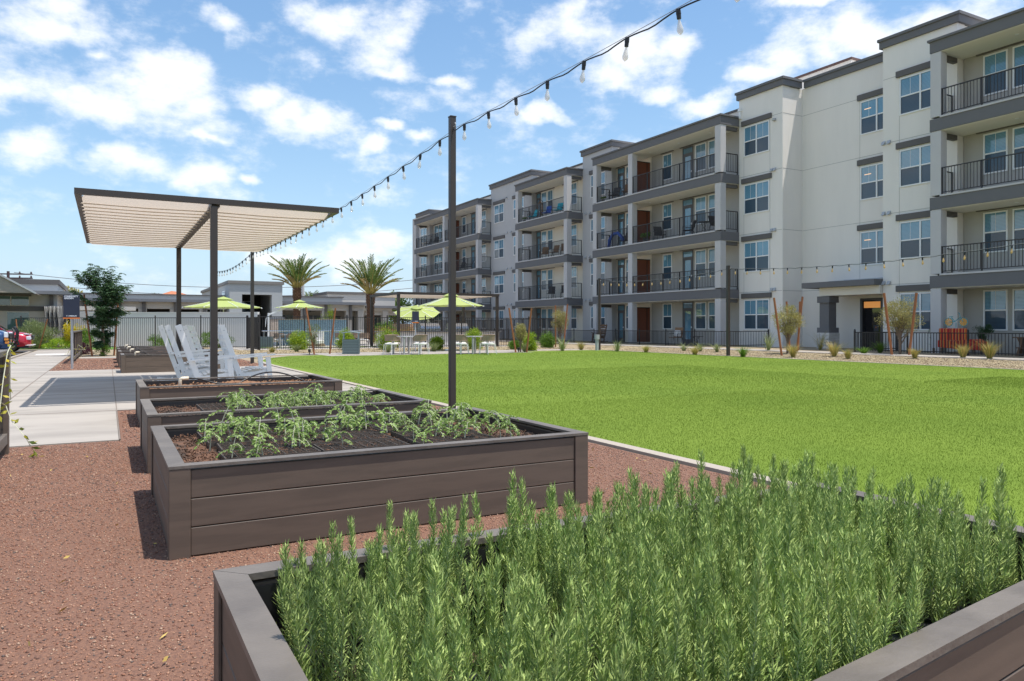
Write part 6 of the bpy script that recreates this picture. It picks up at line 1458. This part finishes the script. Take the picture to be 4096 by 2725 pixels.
wall_pot(29.2, 36.2, FL[2]+.052, 'small potted plant left of the dark chair on the third floor', 1.6); wall_pot(28.95, 50.9, FL[3]+.052, 'small potted plant at the left end of the top middle balcony'); wall_pot(28.95, 40.3, FL[3]+.052, 'small potted plant on the top balcony by the left column')
# ground floor: rocking chair, cushioned chair, table, red lounger, bicycle ornament
wr = rocking_chair(); wr.location = (28.2, 39.4, FL[0]); wr.rotation_euler = (0, 0, R(200)); wr['label'] = 'brown wooden rocking chair on the ground floor patio'; wr['group'] = 'patio furniture'
M_teakc = mat('rocker_brown', (.16, .085, .045), .6)
def recolour(o):
    for ch in o.children:
        ch.data = ch.data.copy(); ch.data.materials[0] = M_teakc; recolour(ch)
recolour(wr)
x, y = 28.2, 32.3; t = dup(pcs['wick'], (x, y, FL[0]), W_*1.1, 'brown patio chair with white cushion on the ground floor'); mb = MB(); mb.box(-.30, -.16, -.2, .2, .46, .82, bev=.04); tag(mb.build('cushion', M_seatw), 'white cushion leaning in the brown patio chair', 'cushion'); cu = sc.objects['cushion']; cu.location = (x+.0, y, FL[0]); cu.rotation_euler = (0, 0, W_*1.1)
t['group'] = 'patio furniture'
btable(28.2, 30.6, FL[0]-.22, 'low black side table on the ground floor patio', .36)
M_stripe = bpy.data.materials.new('lounger_stripes'); M_stripe.use_nodes = True; tt = M_stripe.node_tree; g_ = N(tt, 'ShaderNodeTexCoord'); s_ = N(tt, 'ShaderNodeSeparateXYZ'); tt.links.new(g_.outputs['Object'], s_.inputs[0])
rp = N(tt, 'ShaderNodeValToRGB'); tt.links.new(MATH(tt, 'FRACT', MATH(tt, 'MULTIPLY', s_.outputs[1], 4.2)), rp.inputs[0]); rp.color_ramp.interpolation = 'CONSTANT'
for i, (p_, c_) in enumerate(((0, (.45, .03, .03)), (.35, (.60, .13, .03)), (.5, (.75, .42, .10)), (.58, (.35, .015, .03)), (.8, (.55, .10, .03)), (.92, (.70, .35, .12)))):
    e = rp.color_ramp.elements[i] if i < 2 else rp.color_ramp.elements.new(p_); e.position = p_; e.color = (*c_, 1)
tt.links.new(rp.outputs[0], tt.nodes['Principled BSDF'].inputs['Base Color']); tt.nodes['Principled BSDF'].inputs['Roughness'].default_value = .9
t = thing('chaise_lounge', 'red and orange striped chaise lounge on the right patio', 'chaise lounge', (28.3, 17.0, FL[0])); 
mb = MB(); prof = [(.10, .50), (-.2, .52), (-.5, .46), (-.8, .52), (-1.15, .56), (-1.42, .44), (-1.42, .16), (-1.1, .18), (-.8, .16), (-.4, .2), (.1, .24)]
mb.prism(prof, -.32, .32, 'x'); mb.build('seat', M_stripe, t)
mb = MB(); mb.prism([(-.55+.65, .34), (.30, 1.02), (.18, 1.06), (-.05, .42)], -.36, .34, 'x'); bpy.data.objects.remove(mb.build('tmp', M_stripe))
mb = MB(); mb.obox((.33, -.30, .30), (.43, -.30, .92), .13, .12, up=(0, 1, 0)); bpy.data.objects.remove(mb.build('tmp', M_stripe))
mb = MB()
for i in range(5): a = .42-i*.21; mb.box(.26, .40, a-.20, a, .40, .96, bev=.025)
mb.build('backrest', M_stripe, t)
mb = MB()
for (a, b) in ((.25, .3), (-.25, .3), (.25, -1.2), (-.25, -1.2)): mb = MB(); mb.box(a-.03, a+.03, b-.03, b+.03, 0, .2); mb.build('leg', M_bark, t)
t = thing('bicycle_ornament', 'small teal bicycle garden ornament with orange spoked wheels above the lounger', 'garden ornament', (28.75, 16.85, FL[0])); M_tb = mat('ornament_teal', (.05, .35, .38), .5); M_or = mat('ornament_orange', (.85, .38, .03), .5)
mb = MB(); mb.tube([(0, 0, 0), (0, 0, 1.18)], .012, 6); mb.tube([(0, .28, 1.2), (0, .05, 1.22), (0, -.16, 1.38), (0, -.28, 1.2)], .014, 6); mb.tube([(0, .05, 1.22), (0, .18, 1.40)], .012, 6); mb.box(-.03, .03, .13, .25, 1.40, 1.42); mb.tube([(0, -.16, 1.38), (0, -.14, 1.52), (0, -.08, 1.56)], .012, 6); mb.build('frame', M_tb, t)
for yy in (.28, -.28):
    mb = MB(); mb.tube([(0, yy+.16*math.cos(a), 1.2+.16*math.sin(a)) for a in [2*math.pi*i/20 for i in range(21)]], .014, 5); w = mb.build('wheel', M_tb, t)
    mb = MB()
    for i in range(10): a = i*.628; mb.tri((-.005, yy, 1.2), (-.005, yy+.15*math.cos(a), 1.2+.15*math.sin(a)), (-.005, yy+.15*math.cos(a+.42), 1.2+.15*math.sin(a+.42)))
    mb.build('spokes', M_or, w)
t = thing('patio_bench', 'brown wooden side table with carved ends at the right picture edge', 'table', (28.1, 13.8, FL[0])); mb = MB(); mb.box(-.25, .25, -.9, .55, .62, .66); mb.box(-.18, .18, -.9, .5, .26, .30); mb.build('tabletop', M_teakc, t)
for yy in (.42, -.8): mb = MB(); mb.prism([(yy-.02, 0), (yy+.06, 0), (yy-.02, .26), (yy-.10, .30), (yy-.06, .45), (yy+.02, .62), (yy-.16, .62), (yy-.14, .40)], -.2, .2, 'x'); mb.build('leg', M_teakc, t)
# bollard light in the bed and small spots
x, y = at(597, 36); mb = MB(); mb.box(x-.06, x+.06, y-.06, y+.06, .0, .55); mb.box(x-.09, x+.09, y-.09, y+.09, .55, .78); tag(mb.build('bollard_light', M_clg, loc=(x, y, 0)), 'short grey box light at the foot of the slim light post', 'bollard light')
for px, d, lb_ in ((309.5, 30.8, 'tiny black garden spotlight by the left stake'), (518.5, 33.2, 'tiny black garden spotlight at the far lawn corner')):
    x, y = at(px, d); mb = MB(); mb.tube([(x, y, 0), (x, y, .1)], .02, 6); mb.lathe([(.05, .0), (.06, .12), (.045, .13)], (x, y, .1), 10); tag(mb.build('garden_spotlight', M_blk, loc=(x, y, 0)), lb_, 'spotlight')
